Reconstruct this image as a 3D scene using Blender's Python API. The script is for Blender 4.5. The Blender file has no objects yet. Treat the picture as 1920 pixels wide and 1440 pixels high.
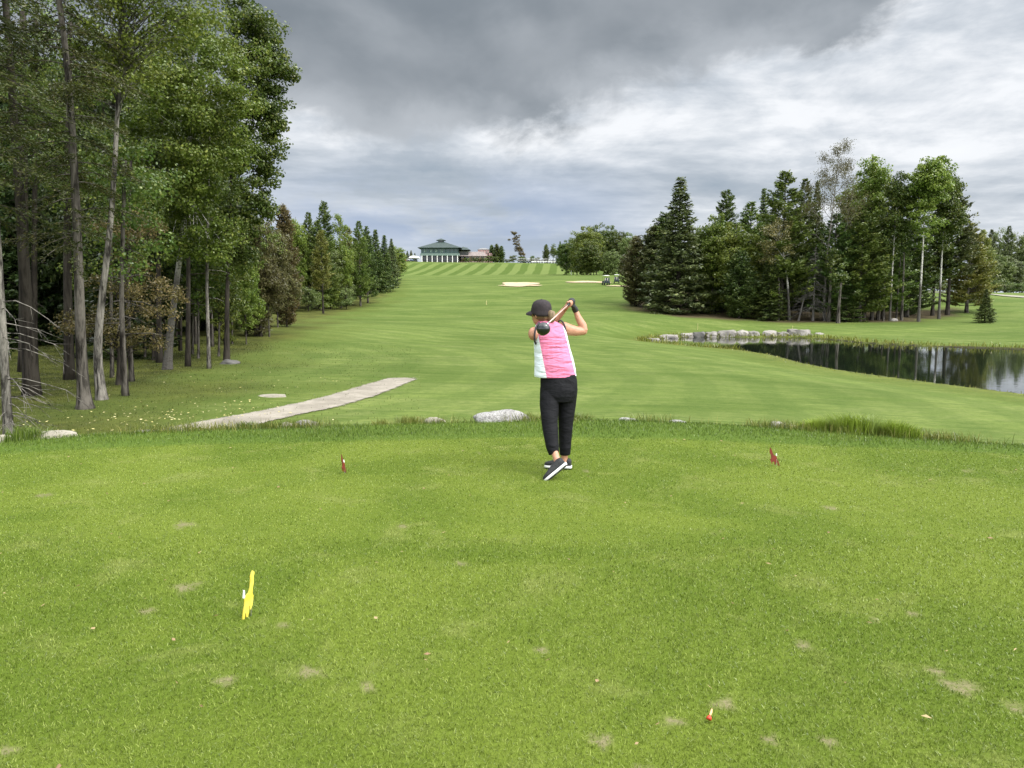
import bpy, bmesh, math, random
import numpy as np
from mathutils import Vector, Matrix, noise
R = math.radians
# ------------------------------------------------------------------ camera, sky, sun, exposure
S = bpy.context.scene
COL = S.collection
CAMZ = 1.6
PITCH = math.atan(160/1442.)
F = 1442.
cam_d = bpy.data.cameras.new('camera'); cam = bpy.data.objects.new('camera', cam_d); COL.objects.link(cam)
cam_d.lens = F/1920*36; cam_d.sensor_width = 36; cam_d.clip_end = 9000; cam_d.clip_start = 0.05
cam.location = (0, 0, CAMZ); cam.rotation_euler = (math.pi/2-PITCH, 0, 0)
S.camera = cam
S.view_settings.view_transform = 'Standard'; S.view_settings.look = 'None'
S.view_settings.exposure = 0.0; S.view_settings.gamma = 1
S.render.resolution_x = 1024; S.render.resolution_y = 768
SUN_ROT, SUN_EL = R(118), R(50)
sd = bpy.data.lights.new('sun', 'SUN'); sun = bpy.data.objects.new('sun', sd); COL.objects.link(sun)
sd.energy = 1.5; sd.angle = R(11); sd.color = (1, .965, .9)
sv = Vector((math.sin(SUN_ROT)*math.cos(SUN_EL), math.cos(SUN_ROT)*math.cos(SUN_EL), math.sin(SUN_EL)))
sun.rotation_euler = sv.to_track_quat('Z', 'Y').to_euler()

def ray(px, py):
    a, b = (px-960)/F, (py-720)/F
    c, s = math.cos(PITCH), math.sin(PITCH)
    return np.array([a, c-b*s, -s-b*c])
def W(px, py, Y):
    d = ray(px, py); t = Y/d[1]
    return Vector((d[0]*t, Y, CAMZ+d[2]*t))
def azel(px, py):
    d = ray(px, py); return math.atan2(d[0], d[1]), math.atan2(d[2], math.hypot(d[0], d[1]))

class NT:
    """tiny helper for node graphs"""
    def __init__(s, nt): s.nt = nt; s.nt.nodes.clear()
    def n(s, t, **kw):
        nd = s.nt.nodes.new(t)
        for k, v in kw.items():
            if k.startswith('i_'):
                key = k[2:]; key = int(key) if key.isdigit() else key.replace('_', ' ')
                s.set(nd.inputs[key], v)
            else: setattr(nd, k, v)
        return nd
    def set(s, inp, v):
        if isinstance(v, bpy.types.NodeSocket): s.nt.links.new(v, inp)
        elif isinstance(v, bpy.types.Node): s.nt.links.new(v.outputs[0], inp)
        else:
            if inp.type == 'RGBA' and len(v) == 3: v = (*v, 1)
            inp.default_value = v
    def m(s, op, a, b=0., c=0., clamp=False):
        nd = s.nt.nodes.new('ShaderNodeMath'); nd.operation = op; nd.use_clamp = clamp
        s.set(nd.inputs[0], a); s.set(nd.inputs[1], b); s.set(nd.inputs[2], c); return nd.outputs[0]
    def mr(s, v, a, b, c=0., d=1., smooth=True):
        nd = s.nt.nodes.new('ShaderNodeMapRange'); nd.interpolation_type = 'SMOOTHSTEP' if smooth else 'LINEAR'
        for i, x in enumerate((v, a, b, c, d)): s.set(nd.inputs[i], x)
        return nd.outputs[0]
    def mix(s, f, a, b, bt='MIX'):
        nd = s.nt.nodes.new('ShaderNodeMix'); nd.data_type = 'RGBA'; nd.blend_type = bt
        s.set(nd.inputs[0], f); s.set(nd.inputs[6], a); s.set(nd.inputs[7], b); return nd.outputs[2]
    def noise(s, vec, scale, detail=4, rough=.5, dist=0., dim='3D'):
        nd = s.n('ShaderNodeTexNoise', noise_dimensions=dim)
        if vec is not None: s.set(nd.inputs['Vector'], vec)
        s.set(nd.inputs['Scale'], scale); s.set(nd.inputs['Detail'], float(detail)); s.set(nd.inputs['Roughness'], rough); s.set(nd.inputs['Distortion'], dist)
        return nd.outputs[0]
    def comb(s, x, y, z):
        nd = s.nt.nodes.new('ShaderNodeCombineXYZ')
        for i, v in enumerate((x, y, z)): s.set(nd.inputs[i], v)
        return nd.outputs[0]

# ---- world: thin nishita sky behind broken overcast cloud
SKY_FRONT, SKY_BACK_FILL = 1.15, 7.6
w = bpy.data.worlds.new('World'); S.world = w; w.use_nodes = True
g = NT(w.node_tree)
tc = g.n('ShaderNodeTexCoord')
sep = g.n('ShaderNodeSeparateXYZ', i_0=tc.outputs['Generated'])
x, y, z = sep.outputs
az = g.m('ARCTAN2', x, y)
hyp = g.m('SQRT', g.m('ADD', g.m('MULTIPLY', x, x), g.m('MULTIPLY', y, y)))
el = g.m('ARCTAN2', z, hyp)
zc = g.m('ADD', g.m('MAXIMUM', z, 0.), .10)
pl = g.comb(g.m('DIVIDE', x, zc), g.m('DIVIDE', y, zc), 0.)
# streaked grey stratocumulus
n1 = g.noise(pl, .9, 7, .58, .25)
n2 = g.noise(g.n('ShaderNodeMapping', i_Vector=pl, i_Scale=(.55, 1.5, 1), i_Rotation=(0, 0, R(-12))).outputs[0], 1.7, 6, .55, .35)
n3 = g.noise(g.n('ShaderNodeMapping', i_Vector=pl, i_Location=(7, 3, 0), i_Scale=(.5, 1.1, 1)).outputs[0], .33, 3, .5, .2)
n4 = g.noise(g.comb(az, g.m('MULTIPLY', el, 2.6), 5.), 5.5, 7, .6, .3)
cov = g.m('ADD', g.m('ADD', g.m('MULTIPLY', n1, .32), g.m('MULTIPLY', n4, .36)), g.m('ADD', g.m('MULTIPLY', n2, .14), g.m('MULTIPLY', n3, .38)))
rmp = g.n('ShaderNodeValToRGB', i_0=g.mr(cov, .46, .72, smooth=False))
e = rmp.color_ramp.elements
e[0].position = 0.0; e[0].color = (.33, .39, .46, 1)
e[1].position = 1.0; e[1].color = (.88, .90, .93, 1)
for p, c in ((.28, (.43, .48, .54, 1)), (.5, (.60, .64, .69, 1)), (.72, (.83, .85, .88, 1))):
    q = rmp.color_ramp.elements.new(p); q.color = c
light = rmp.outputs[0]
# low band of bluish cloud just over the horizon, paler right at the horizon
band = g.m('MULTIPLY', g.mr(el, R(1.5), R(5)), g.mr(el, R(11), R(5.5)))
band = g.m('MULTIPLY', band, g.m('MULTIPLY', g.mr(az, R(-26), R(-10)), g.mr(az, R(14), R(2))))
band = g.m('MULTIPLY', band, g.mr(n4, .32, .55))
light = g.mix(g.m('MULTIPLY', band, .85), light, (.33, .41, .56))
light = g.mix(g.m('MULTIPLY', g.mr(el, R(5), R(0.5)), .6), light, (.72, .78, .86))
# big dark cloud base
curve = g.n('ShaderNodeFloatCurve')
azn = g.m('DIVIDE', g.m('ADD', az, R(60)), R(120))
g.set(curve.inputs['Value'], azn)
pts = [(-900, 240), (0, 170), (300, 190), (520, 228), (700, 252), (850, 262), (960, 250), (1050, 222), (1130, 182), (1200, 150), (1330, 128), (1480, 90), (1640, 20), (1800, -90), (2300, -260)]
cm = curve.mapping; c0 = cm.curves[0]
pp = []
for px, py in pts:
    a, b = azel(px, py); pp.append(((a+R(60))/R(120), b/R(60)))
pp = [q for q in pp if 0 < q[0] < 1]
c0.points[0].location = (0, pp[0][1]); c0.points[1].location = (1, min(1, pp[-1][1]+.1))
for q in pp: c0.points.new(*q)
cm.update()
edge = g.m('MULTIPLY', curve.outputs[0], R(60))
nd_ = g.noise(g.comb(g.m('MULTIPLY', az, 1.0), g.m('MULTIPLY', el, 1.4), 3.), 9, 6, .6, .3)
ndl = g.noise(g.comb(az, g.m('MULTIPLY', el, 1.3), 8.), 3.2, 4, .5, .5)
off = g.m('SUBTRACT', g.m('ADD', g.m('SUBTRACT', el, edge), g.m('MULTIPLY', g.m('SUBTRACT', nd_, .5), .11)), g.m('MULTIPLY', g.m('SUBTRACT', ndl, .5), .08))
dk = g.mr(off, -.022, .016)
front = g.mr(y, .15, .45)
dk = g.m('MULTIPLY', dk, front)
dk = g.m('MULTIPLY', dk, g.mr(el, R(75), R(40)))
inner = g.noise(g.comb(az, g.m('MULTIPLY', el, 1.6), 1.), 3.6, 5, .5, .2)
dcol = g.mix(g.mr(inner, .34, .66), (.215, .245, .275), (.44, .47, .505))
dcol = g.mix(g.mr(el, R(19), R(27)), dcol, (.34, .37, .41))
deep = g.m('MULTIPLY', g.mr(off, .015, .06), g.mr(off, .2, .07))
dcol = g.mix(g.m('MULTIPLY', deep, .4), dcol, (.17, .195, .22))
front_sky = g.mix(dk, light, dcol)
# unseen sky above, behind and around the veiled sun, brightened to light the ground
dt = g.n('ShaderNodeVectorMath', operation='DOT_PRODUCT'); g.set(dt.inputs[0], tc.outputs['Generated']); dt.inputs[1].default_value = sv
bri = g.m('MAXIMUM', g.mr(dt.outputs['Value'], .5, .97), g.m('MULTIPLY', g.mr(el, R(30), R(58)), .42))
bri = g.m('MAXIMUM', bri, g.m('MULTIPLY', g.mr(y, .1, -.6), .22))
mult = g.m('ADD', g.m('MULTIPLY', bri, SKY_BACK_FILL-SKY_FRONT), SKY_FRONT)
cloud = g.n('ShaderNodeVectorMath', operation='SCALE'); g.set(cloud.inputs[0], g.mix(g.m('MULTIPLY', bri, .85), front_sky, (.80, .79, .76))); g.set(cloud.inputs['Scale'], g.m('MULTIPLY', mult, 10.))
sky = g.n('ShaderNodeTexSky', sky_type='NISHITA', sun_disc=False, sun_elevation=SUN_EL, sun_rotation=SUN_ROT)
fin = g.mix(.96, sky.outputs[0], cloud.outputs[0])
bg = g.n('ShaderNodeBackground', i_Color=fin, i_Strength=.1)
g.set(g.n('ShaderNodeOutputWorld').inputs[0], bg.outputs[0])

# ------------------------------------------------------------------ scene helpers
def tag(o, label=None, cat=None, group=None, kind=None):
    if label: o['label'] = label
    if cat: o['category'] = cat
    if group: o['group'] = group
    if kind: o['kind'] = kind
    return o
def empty(name, loc, label, cat, group=None, rz=0):
    o = bpy.data.objects.new(name, None); COL.objects.link(o); o.location = loc; o.rotation_euler[2] = rz
    o.empty_display_size = .2
    return tag(o, label, cat, group)
def link(name, me, mat=None, parent=None, loc=None):
    o = bpy.data.objects.new(name, me); COL.objects.link(o)
    if mat is not None:
        me.materials.clear()
        for m_ in (mat if isinstance(mat, (list, tuple)) else [mat]): me.materials.append(m_)
    if parent: o.parent = parent
    if loc is not None: o.location = loc
    return o
def np_mesh(name, V, Fc, smooth=False, mi=None):
    """V (n,3), Fc (m,k) array of equal sided faces"""
    V = np.asarray(V, dtype=np.float32); Fc = np.asarray(Fc, dtype=np.int32)
    me = bpy.data.meshes.new(name); k = Fc.shape[1]
    me.vertices.add(len(V)); me.vertices.foreach_set('co', V.ravel())
    me.loops.add(Fc.size); me.loops.foreach_set('vertex_index', Fc.ravel())
    me.polygons.add(len(Fc)); me.polygons.foreach_set('loop_start', np.arange(0, Fc.size, k, dtype=np.int32))
    me.polygons.foreach_set('use_smooth', np.full(len(Fc), smooth))
    if mi is not None: me.polygons.foreach_set('material_index', np.asarray(mi, dtype=np.int32))
    me.update(calc_edges=True); me.validate(); return me
class MB:
    def __init__(s): s.v = []; s.f = []; s.mi = []
    def add(s, v, f, mi=0):
        b = len(s.v); s.v += [tuple(q) for q in v]; s.f += [tuple(b+i for i in q) for q in f]; s.mi += [mi]*len(f); return s
    def box(s, cx, cy, cz, sx, sy, sz, rz=0, mi=0, taper=1.):
        c, n = math.cos(rz), math.sin(rz); v = []
        for k, zz in enumerate((-.5, .5)):
            t = 1 if k == 0 else taper
            for (a, b) in ((-.5, -.5), (.5, -.5), (.5, .5), (-.5, .5)):
                X, Y = a*sx*t, b*sy*t; v.append((cx+X*c-Y*n, cy+X*n+Y*c, cz+zz*sz))
        return s.add(v, [(3, 2, 1, 0), (4, 5, 6, 7), (0, 1, 5, 4), (1, 2, 6, 5), (2, 3, 7, 6), (3, 0, 4, 7)], mi)
    def tube(s, pts, rad, seg=8, mi=0, caps=True, flat=None):
        P = [Vector(p) for p in pts]; n = len(P)
        if not hasattr(rad, '__len__'): rad = [rad]*n
        t0 = (P[1]-P[0]).normalized(); up = Vector((0, 0, 1)) if abs(t0.z) < .9 else Vector((0, 1, 0))
        nx = t0.cross(up).normalized(); v = []
        for i in range(n):
            t = (P[min(i+1, n-1)]-P[max(i-1, 0)]).normalized()
            nx = (nx-t*nx.dot(t)).normalized(); ny = t.cross(nx)
            for k in range(seg):
                a = 2*math.pi*k/seg
                v.append(P[i]+(nx*math.cos(a)+ny*math.sin(a))*rad[i])
        f = [(i*seg+k, i*seg+(k+1) % seg, (i+1)*seg+(k+1) % seg, (i+1)*seg+k) for i in range(n-1) for k in range(seg)]
        if caps: f += [tuple(range(seg-1, -1, -1)), tuple((n-1)*seg+k for k in range(seg))]
        return s.add(v, f, mi)
    def rings(s, rings, seg=24, mi=0, caps=True):
        """rings: list of (center, axisA vec, axisB vec[, power])"""
        v = []
        for r_ in rings:
            c, A, B = Vector(r_[0]), Vector(r_[1]), Vector(r_[2]); pw = r_[3] if len(r_) > 3 else 1.
            for k in range(seg):
                a = 2*math.pi*k/seg; ca, sa = math.cos(a), math.sin(a)
                v.append(c+A*math.copysign(abs(ca)**pw, ca)+B*math.copysign(abs(sa)**pw, sa))
        n = len(rings)
        f = [(i*seg+k, i*seg+(k+1) % seg, (i+1)*seg+(k+1) % seg, (i+1)*seg+k) for i in range(n-1) for k in range(seg)]
        if caps: f += [tuple(range(seg-1, -1, -1)), tuple((n-1)*seg+k for k in range(seg))]
        return s.add(v, f, mi)
    def ell(s, c, r, rot=None, seg=20, rng=12, mi=0):
        c = Vector(c); v = []; rot = rot or Matrix.Identity(3)
        for i in range(1, rng):
            th = math.pi*i/rng
            for k in range(seg):
                a = 2*math.pi*k/seg
                v.append(c+rot @ Vector((r[0]*math.sin(th)*math.cos(a), r[1]*math.sin(th)*math.sin(a), r[2]*math.cos(th))))
        top = len(v); v.append(c+rot @ Vector((0, 0, r[2]))); v.append(c+rot @ Vector((0, 0, -r[2])))
        f = [(i*seg+k, (i+1)*seg+k, (i+1)*seg+(k+1) % seg, i*seg+(k+1) % seg) for i in range(rng-2) for k in range(seg)]
        f += [(top, k, (k+1) % seg) for k in range(seg)] + [(top+1, (rng-2)*seg+(k+1) % seg, (rng-2)*seg+k) for k in range(seg)]
        return s.add(v, f, mi)
    def mesh(s, name, smooth=False, fixn=True):
        me = bpy.data.meshes.new(name); me.from_pydata(s.v, [], s.f)
        me.polygons.foreach_set('material_index', s.mi); me.polygons.foreach_set('use_smooth', [smooth]*len(s.f))
        if fixn:
            bm = bmesh.new(); bm.from_mesh(me); bmesh.ops.recalc_face_normals(bm, faces=bm.faces); bm.to_mesh(me); bm.free()
        me.update(); return me
    def obj(s, name, mat=None, parent=None, loc=None, smooth=False): return link(name, s.mesh(name, smooth), mat, parent, loc)
def remesh(me, voxel, smooth_it=6, fac=.5):
    o = bpy.data.objects.new('tmp', me); COL.objects.link(o)
    m_ = o.modifiers.new('r', 'REMESH'); m_.mode = 'VOXEL'; m_.voxel_size = voxel; m_.use_smooth_shade = True
    m2 = o.modifiers.new('s', 'SMOOTH'); m2.factor = fac; m2.iterations = smooth_it
    dg = bpy.context.evaluated_depsgraph_get(); r_ = bpy.data.meshes.new_from_object(o.evaluated_get(dg))
    bpy.data.objects.remove(o); 
    r_.polygons.foreach_set('use_smooth', [True]*len(r_.polygons)); return r_

# ------------------------------------------------------------------ terrain height
UC = np.array([-1.2, -.7, -.45, -.25, -.1, .1, .2, .3, .5, .7, 1.2])
YR = np.array([8, 14, 20, 35, 50, 70, 90, 110, 145, 200, 262, 300, 332, 345, 400, 1000, 5000.])
HT = np.array([
 [-1.3]*11,
 [-1.35]*11,
 [-1.3, -1.3, -1.3, -1.35, -1.4, -1.5, -1.5, -1.6, -1.8, -2.0, -2.0],
 [-1.2, -1.2, -1.2, -1.3, -1.5, -1.6, -1.7, -1.9, -2.2, -2.35, -2.4],
 [-1.0, -1.0, -1.0, -1.1, -1.5, -1.6, -1.75, -1.9, -2.2, -2.4, -2.4],
 [-.6, -.6, -.5, -.6, -1.1, -1.4, -1.8, -1.95, -2.2, -2.2, -2.2],
 [0, 0, 0, 0, -.6, -.7, -.7, -1.4, -1.4, -1.4, -1.4],
 [1.2, 1.2, 1.2, 1.2, .6, .4, .2, -.5, -.6, -.3, -.3],
 [3, 3, 3, 3.2, 3.7, 4.1, 4.0, 3.2, 2.6, 2.3, 2.3],
 [7, 7, 7, 7, 7, 7.6, 7.6, 6, 3.4, 2.8, 2.8],
 [9.3, 9.3, 9.3, 9.3, 9.3, 9.6, 10, 8, 4, 3., 3.],
 [12.8, 12.8, 12.8, 12.9, 13.0, 12.8, 12.5, 9, 4.5, 3.2, 3.2],
 [17.4, 17.4, 17.4, 17.4, 17.4, 16.8, 15.5, 9, 5, 3.5, 3.5],
 [18, 18, 18, 18, 18, 17.2, 16, 9, 5, 3.5, 3.5],
 [18.4, 18.4, 18.4, 18.4, 18.4, 17.8, 17, 9, 5, 3.5, 3.5],
 [18.4, 18.4, 18.4, 18.4, 18.4, 17.8, 17, 9, 5, 3.5, 3.5],
 [18.4, 18.4, 18.4, 18.4, 18.4, 17.8, 17, 9, 5, 3.5, 3.5]])
LY = np.linspace(math.log(8), math.log(5000), 420); UG = np.linspace(-1.2, 1.2, 161)
_a = np.array([np.interp(UG, UC, r_) for r_ in HT])
_b = np.array([np.interp(LY, np.log(YR), _a[:, j]) for j in range(len(UG))]).T
def _blur(M, s0, s1):
    for ax, s_ in ((0, s0), (1, s1)):
        k = np.exp(-.5*(np.arange(-3*s_, 3*s_+1)/s_)**2); k /= k.sum()
        pad = [(0, 0), (0, 0)]; pad[ax] = (3*s_, 3*s_)
        M = np.apply_along_axis(lambda v: np.convolve(v, k, 'valid'), ax, np.pad(M, pad, mode='edge'))
    return M
TBL = _blur(_b, 2, 4)
WATER = -2.5
def wp(px, py, zz=WATER):
    d = ray(px, py); t = (zz-CAMZ)/d[2]; return (d[0]*t, d[1]*t)
POND_PX = [(1205, 641), (1230, 643), (1300, 650), (1380, 657), (1440, 666), (1500, 682), (1560, 694), (1620, 703), (1700, 714), (1800, 727), (1920, 742), (2150, 775), (2400, 770), (2450, 690), (2250, 662), (1920, 655), (1750, 650), (1620, 643), (1545, 635.5), (1480, 633), (1400, 633), (1300, 632), (1250, 634), (1215, 638)]
POND = np.array([wp(*p) for p in POND_PX])
def sdpoly(X, Y, P):
    d = np.full(X.shape, 1e9); ins = np.zeros(X.shape, bool); n = len(P)
    for i in range(n):
        a, b = P[i], P[(i+1) % n]; e_ = b-a
        t = np.clip(((X-a[0])*e_[0]+(Y-a[1])*e_[1])/(e_@e_), 0, 1)
        d = np.minimum(d, np.hypot(X-a[0]-t*e_[0], Y-a[1]-t*e_[1]))
        c = ((a[1] > Y) != (b[1] > Y)) & (X < (b[0]-a[0])*(Y-a[1])/(b[1]-a[1]+1e-12)+a[0]); ins ^= c
    return np.where(ins, -d, d)
def sstep(a, b, v): t = np.clip((v-a)/(b-a), 0, 1); return t*t*(3-2*t)
def tee_e(X, Y): return (np.sqrt((X/14.)**2+((Y+4)/12.7)**2)-1)*12.7
def wcol(X): return np.clip(1.0-.018*X*X, .4, 1.)
def height(X, Y):
    X = np.atleast_1d(np.asarray(X, float)); Y = np.atleast_1d(np.asarray(Y, float))
    Yc = np.clip(Y, 8.001, 4999); u = np.clip(X/Yc, -1.199, 1.199)
    fy = (np.log(Yc)-LY[0])/(LY[1]-LY[0]); fu = (u-UG[0])/(UG[1]-UG[0])
    i = np.clip(fy.astype(int), 0, len(LY)-2); j = np.clip(fu.astype(int), 0, len(UG)-2); a = fy-i; b = fu-j
    Z = (TBL[i, j]*(1-a)+TBL[i+1, j]*a)*(1-b)+(TBL[i, j+1]*(1-a)+TBL[i+1, j+1]*a)*b
    am = sstep(14, 45, Y)
    Z = Z+am*(.16*np.sin(X*.11+.7)*np.sin(Y*.083+X*.03)+.07*np.sin(X*.31+Y*.12)*np.sin(Y*.27-1))
    s_ = sdpoly(X, Y, POND)
    t = sstep(0, 9, s_)
    near = (Y < 45+X*.25)
    Z = np.where(s_ > 0, (WATER+.10)*(1-t)+Z*t, WATER-.1+np.maximum(s_*.3, -1.2)+.2*np.exp(s_*4))
    e_ = tee_e(X, Y)
    tee = .012*np.sin(X*1.1+.5)*np.sin(Y*.9)+.02*sstep(.0, .25, e_)+.02*np.sin(X*.8)*sstep(0, .6, e_)
    wc = wcol(X); t = sstep(wc, wc+3.4, e_)
    return tee*(1-t)+Z*t
def hz(X, Y): return float(height(X, Y)[0])
_T = np.concatenate([np.linspace(1.5, 40, 3000), np.linspace(40, 420, 6000)])
def hit(px, py):
    d = ray(px, py); t = _T/d[1]; Z = CAMZ+t*d[2]; H = height(t*d[0], t*d[1])
    k = np.argmax(Z <= H) if (Z <= H).any() else len(_T)-1
    return Vector((t[k]*d[0], t[k]*d[1], float(H[k])))
def atY(px, Y):
    """point on the ground at depth Y and picture column px"""
    zz = 0.
    for _ in range(4):
        dep = Y*math.cos(PITCH)-(zz-CAMZ)*math.sin(PITCH); X = (px-960)/F*dep; zz = hz(X, Y)
    return Vector((X, Y, zz))
def ztop(py, Y): d = ray(960, py); return CAMZ+Y/d[1]*d[2]

# ------------------------------------------------------------------ materials
def mat(name, col=(.5, .5, .5), rough=.8, metal=0., spec=None):
    m_ = bpy.data.materials.new(name); m_.use_nodes = True
    G = NT(m_.node_tree); p = G.n('ShaderNodeBsdfPrincipled'); p.name = 'P'
    p.inputs['Base Color'].default_value = (*col, 1); p.inputs['Roughness'].default_value = rough; p.inputs['Metallic'].default_value = metal
    if spec is not None: p.inputs['Specular IOR Level'].default_value = spec
    o = G.n('ShaderNodeOutputMaterial'); G.nt.links.new(p.outputs[0], o.inputs[0])
    return m_, G, p
def varmat(name, c1, c2, scale=6, rough=.8, bump=0., detail=5, metal=0., spec=None, stretch=None):
    m_, G, p = mat(name, c1, rough, metal, spec)
    co = G.n('ShaderNodeTexCoord').outputs['Object']
    if stretch: co = G.n('ShaderNodeMapping', i_Vector=co, i_Scale=stretch).outputs[0]
    f = G.noise(co, scale, detail, .6)
    G.set(p.inputs['Base Color'], G.mix(G.mr(f, .35, .65), c1, c2))
    if bump:
        b = G.n('ShaderNodeBump', i_Strength=bump, i_Distance=.02, i_Height=f); G.set(p.inputs['Normal'], b.outputs[0])
    return m_
def grass_tint(G, base_a, base_b, base_c):
    """patchy turf colour from world position, shared by soil and blades"""
    pos = G.n('ShaderNodeNewGeometry').outputs['Position']
    f1 = G.noise(pos, .5, 5, .6, .6); f2 = G.noise(pos, 1.9, 5, .62, .5)
    c = G.mix(G.mr(f1, .38, .62), base_a, base_b)
    return G.mix(G.m('MULTIPLY', G.mr(f2, .52, .72), .75), c, base_c), pos
LAWN = ((.128, .190, .022), (.200, .262, .038), (.280, .315, .088))
def blade_mat(name, cols, tr=.35):
    m_ = bpy.data.materials.new(name); m_.use_nodes = True; G = NT(m_.node_tree)
    c, pos = grass_tint(G, *cols)
    geo = G.n('ShaderNodeNewGeometry'); r_ = geo.outputs['Random Per Island']
    c = G.mix(G.m('MULTIPLY', G.mr(r_, .6, 1., smooth=False), .6), c, tuple(min(1, q*1.6+.03) for q in cols[2]))
    c = G.mix(G.m('MULTIPLY', G.mr(r_, .45, .0, smooth=False), .75), c, tuple(q*.45 for q in cols[0]))
    d = G.n('ShaderNodeBsdfDiffuse', i_Color=c); t = G.n('ShaderNodeBsdfTranslucent', i_Color=c)
    mx = G.n('ShaderNodeMixShader', i_0=tr, i_1=d.outputs[0], i_2=t.outputs[0])
    gl = G.n('ShaderNodeBsdfGlossy', i_Color=(1, 1, 1), i_Roughness=.45)
    fr = G.n('ShaderNodeFresnel', i_IOR=1.35)
    mx2 = G.n('ShaderNodeMixShader', i_0=G.m('MULTIPLY', fr.outputs[0], .12), i_1=mx.outputs[0], i_2=gl.outputs[0])
    G.set(G.n('ShaderNodeOutputMaterial').inputs[0], mx2.outputs[0]); return m_
def leaf_mat(name, c1, c2, c3=None, tr=.35, scale=.45):
    m_ = bpy.data.materials.new(name); m_.use_nodes = True; G = NT(m_.node_tree)
    geo = G.n('ShaderNodeNewGeometry'); r_ = geo.outputs['Random Per Island']
    oi = G.n('ShaderNodeObjectInfo')
    n_ = G.noise(geo.outputs['Position'], scale, 3, .55)
    c = G.mix(G.m('ADD', G.m('MULTIPLY', r_, .55), G.m('MULTIPLY', G.mr(n_, .35, .65), .45)), c1, c2)
    if c3: c = G.mix(G.mr(G.m('ADD', r_, G.m('MULTIPLY', n_, .5)), 1.05, 1.25), c, c3)
    hs = G.n('ShaderNodeHueSaturation', i_Hue=G.m('ADD', .478, G.m('MULTIPLY', oi.outputs['Random'], .03)), i_Saturation=.95, i_Value=G.m('ADD', .82, G.m('MULTIPLY', oi.outputs['Random'], .36)), i_Color=c)
    c = hs.outputs[0]
    d = G.n('ShaderNodeBsdfDiffuse', i_Color=c); t = G.n('ShaderNodeBsdfTranslucent', i_Color=c)
    mx = G.n('ShaderNodeMixShader', i_0=tr, i_1=d.outputs[0], i_2=t.outputs[0])
    gl = G.n('ShaderNodeBsdfGlossy', i_Color=(1, 1, 1), i_Roughness=.4)
    fr = G.n('ShaderNodeFresnel', i_IOR=1.35)
    mx2 = G.n('ShaderNodeMixShader', i_0=G.m('MULTIPLY', fr.outputs[0], .07), i_1=mx.outputs[0], i_2=gl.outputs[0])
    G.set(G.n('ShaderNodeOutputMaterial').inputs[0], mx2.outputs[0]); return m_
def bark_mat(name, c1, c2, sc=5, birch=False):
    m_, G, p = mat(name, c1, .9, spec=.15)
    co = G.n('ShaderNodeTexCoord').outputs['Object']
    mp = G.n('ShaderNodeMapping', i_Vector=co, i_Scale=(1, 1, .16) if not birch else (1, 1, 2.6)).outputs[0]
    f = G.noise(mp, sc, 7, .7, .3); f2 = G.noise(co, .9, 4, .6)
    c = G.mix(G.mr(f, .40, .60), c1, c2)
    if birch:
        lo = G.mr(G.n('ShaderNodeSeparateXYZ', i_0=co).outputs[2], 4.7, 3.5)
        c = G.mix(G.mr(f, .52, .58), c2, c1); c = G.mix(G.m('MULTIPLY', lo, .9), c, G.mix(f, (.014, .012, .010), (.085, .077, .066)))
    else: c = G.mix(G.mr(f2, .45, .75), c, tuple(q*1.15 for q in c2))
    G.set(p.inputs['Base Color'], c)
    G.set(p.inputs['Normal'], G.n('ShaderNodeBump', i_Strength=1., i_Distance=.06, i_Height=f).outputs[0]); return m_

M = {}
M['leaf_bright'] = leaf_mat('leaf_bright', (.058, .115, .012), (.150, .232, .030), (.25, .31, .06))
M['leaf_mid'] = leaf_mat('leaf_mid', (0.079, 0.136, 0.016), (0.197, 0.257, 0.037), (0.268, 0.315, 0.058))
M['leaf_dark'] = leaf_mat('leaf_dark', (0.041, 0.078, 0.013), (0.106, 0.156, 0.025), (0.190, 0.218, 0.044))
M['leaf_olive'] = leaf_mat('leaf_olive', (0.096, 0.094, 0.026), (0.179, 0.156, 0.053), (0.262, 0.208, 0.082))
M['leaf_brown'] = leaf_mat('leaf_brown', (.080, .076, .028), (.145, .135, .050), (.13, .15, .04))
M['leaf_far'] = leaf_mat('leaf_far', (0.087, 0.132, 0.035), (0.166, 0.215, 0.058), (0.237, 0.272, 0.081))
M['needle_dark'] = leaf_mat('needle_dark', (0.037, 0.072, 0.017), (0.100, 0.149, 0.030), (0.172, 0.218, 0.044), tr=.2)
M['needle_blue'] = leaf_mat('needle_blue', (0.054, 0.083, 0.030), (0.134, 0.168, 0.052), (0.189, 0.215, 0.069), tr=.2)
M['needle_mid'] = leaf_mat('needle_mid', (0.058, 0.101, 0.019), (0.145, 0.202, 0.035), (0.234, 0.273, 0.053), tr=.25)
M['needle_yellow'] = leaf_mat('needle_yellow', (0.117, 0.143, 0.026), (0.241, 0.260, 0.053), (0.345, 0.325, 0.082), tr=.25)
M['needle_near'] = leaf_mat('needle_near', (0.024, 0.037, 0.009), (0.071, 0.085, 0.020), (0.131, 0.123, 0.040), tr=.25)
M['twig_grey'] = leaf_mat('twig_grey', (.085, .08, .07), (.14, .13, .12), tr=.05)
M['bark_grey'] = bark_mat('bark_grey', (.012, .010, .008), (.125, .112, .096))
M['bark_dark'] = bark_mat('bark_dark', (.016, .013, .011), (.05, .043, .035))
M['bark_birch'] = bark_mat('bark_birch', (.06, .052, .045), (.52, .50, .46), 6, True)
M['bark_spotted'] = bark_mat('bark_spotted', (.016, .014, .012), (.23, .212, .186), 7)

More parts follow.
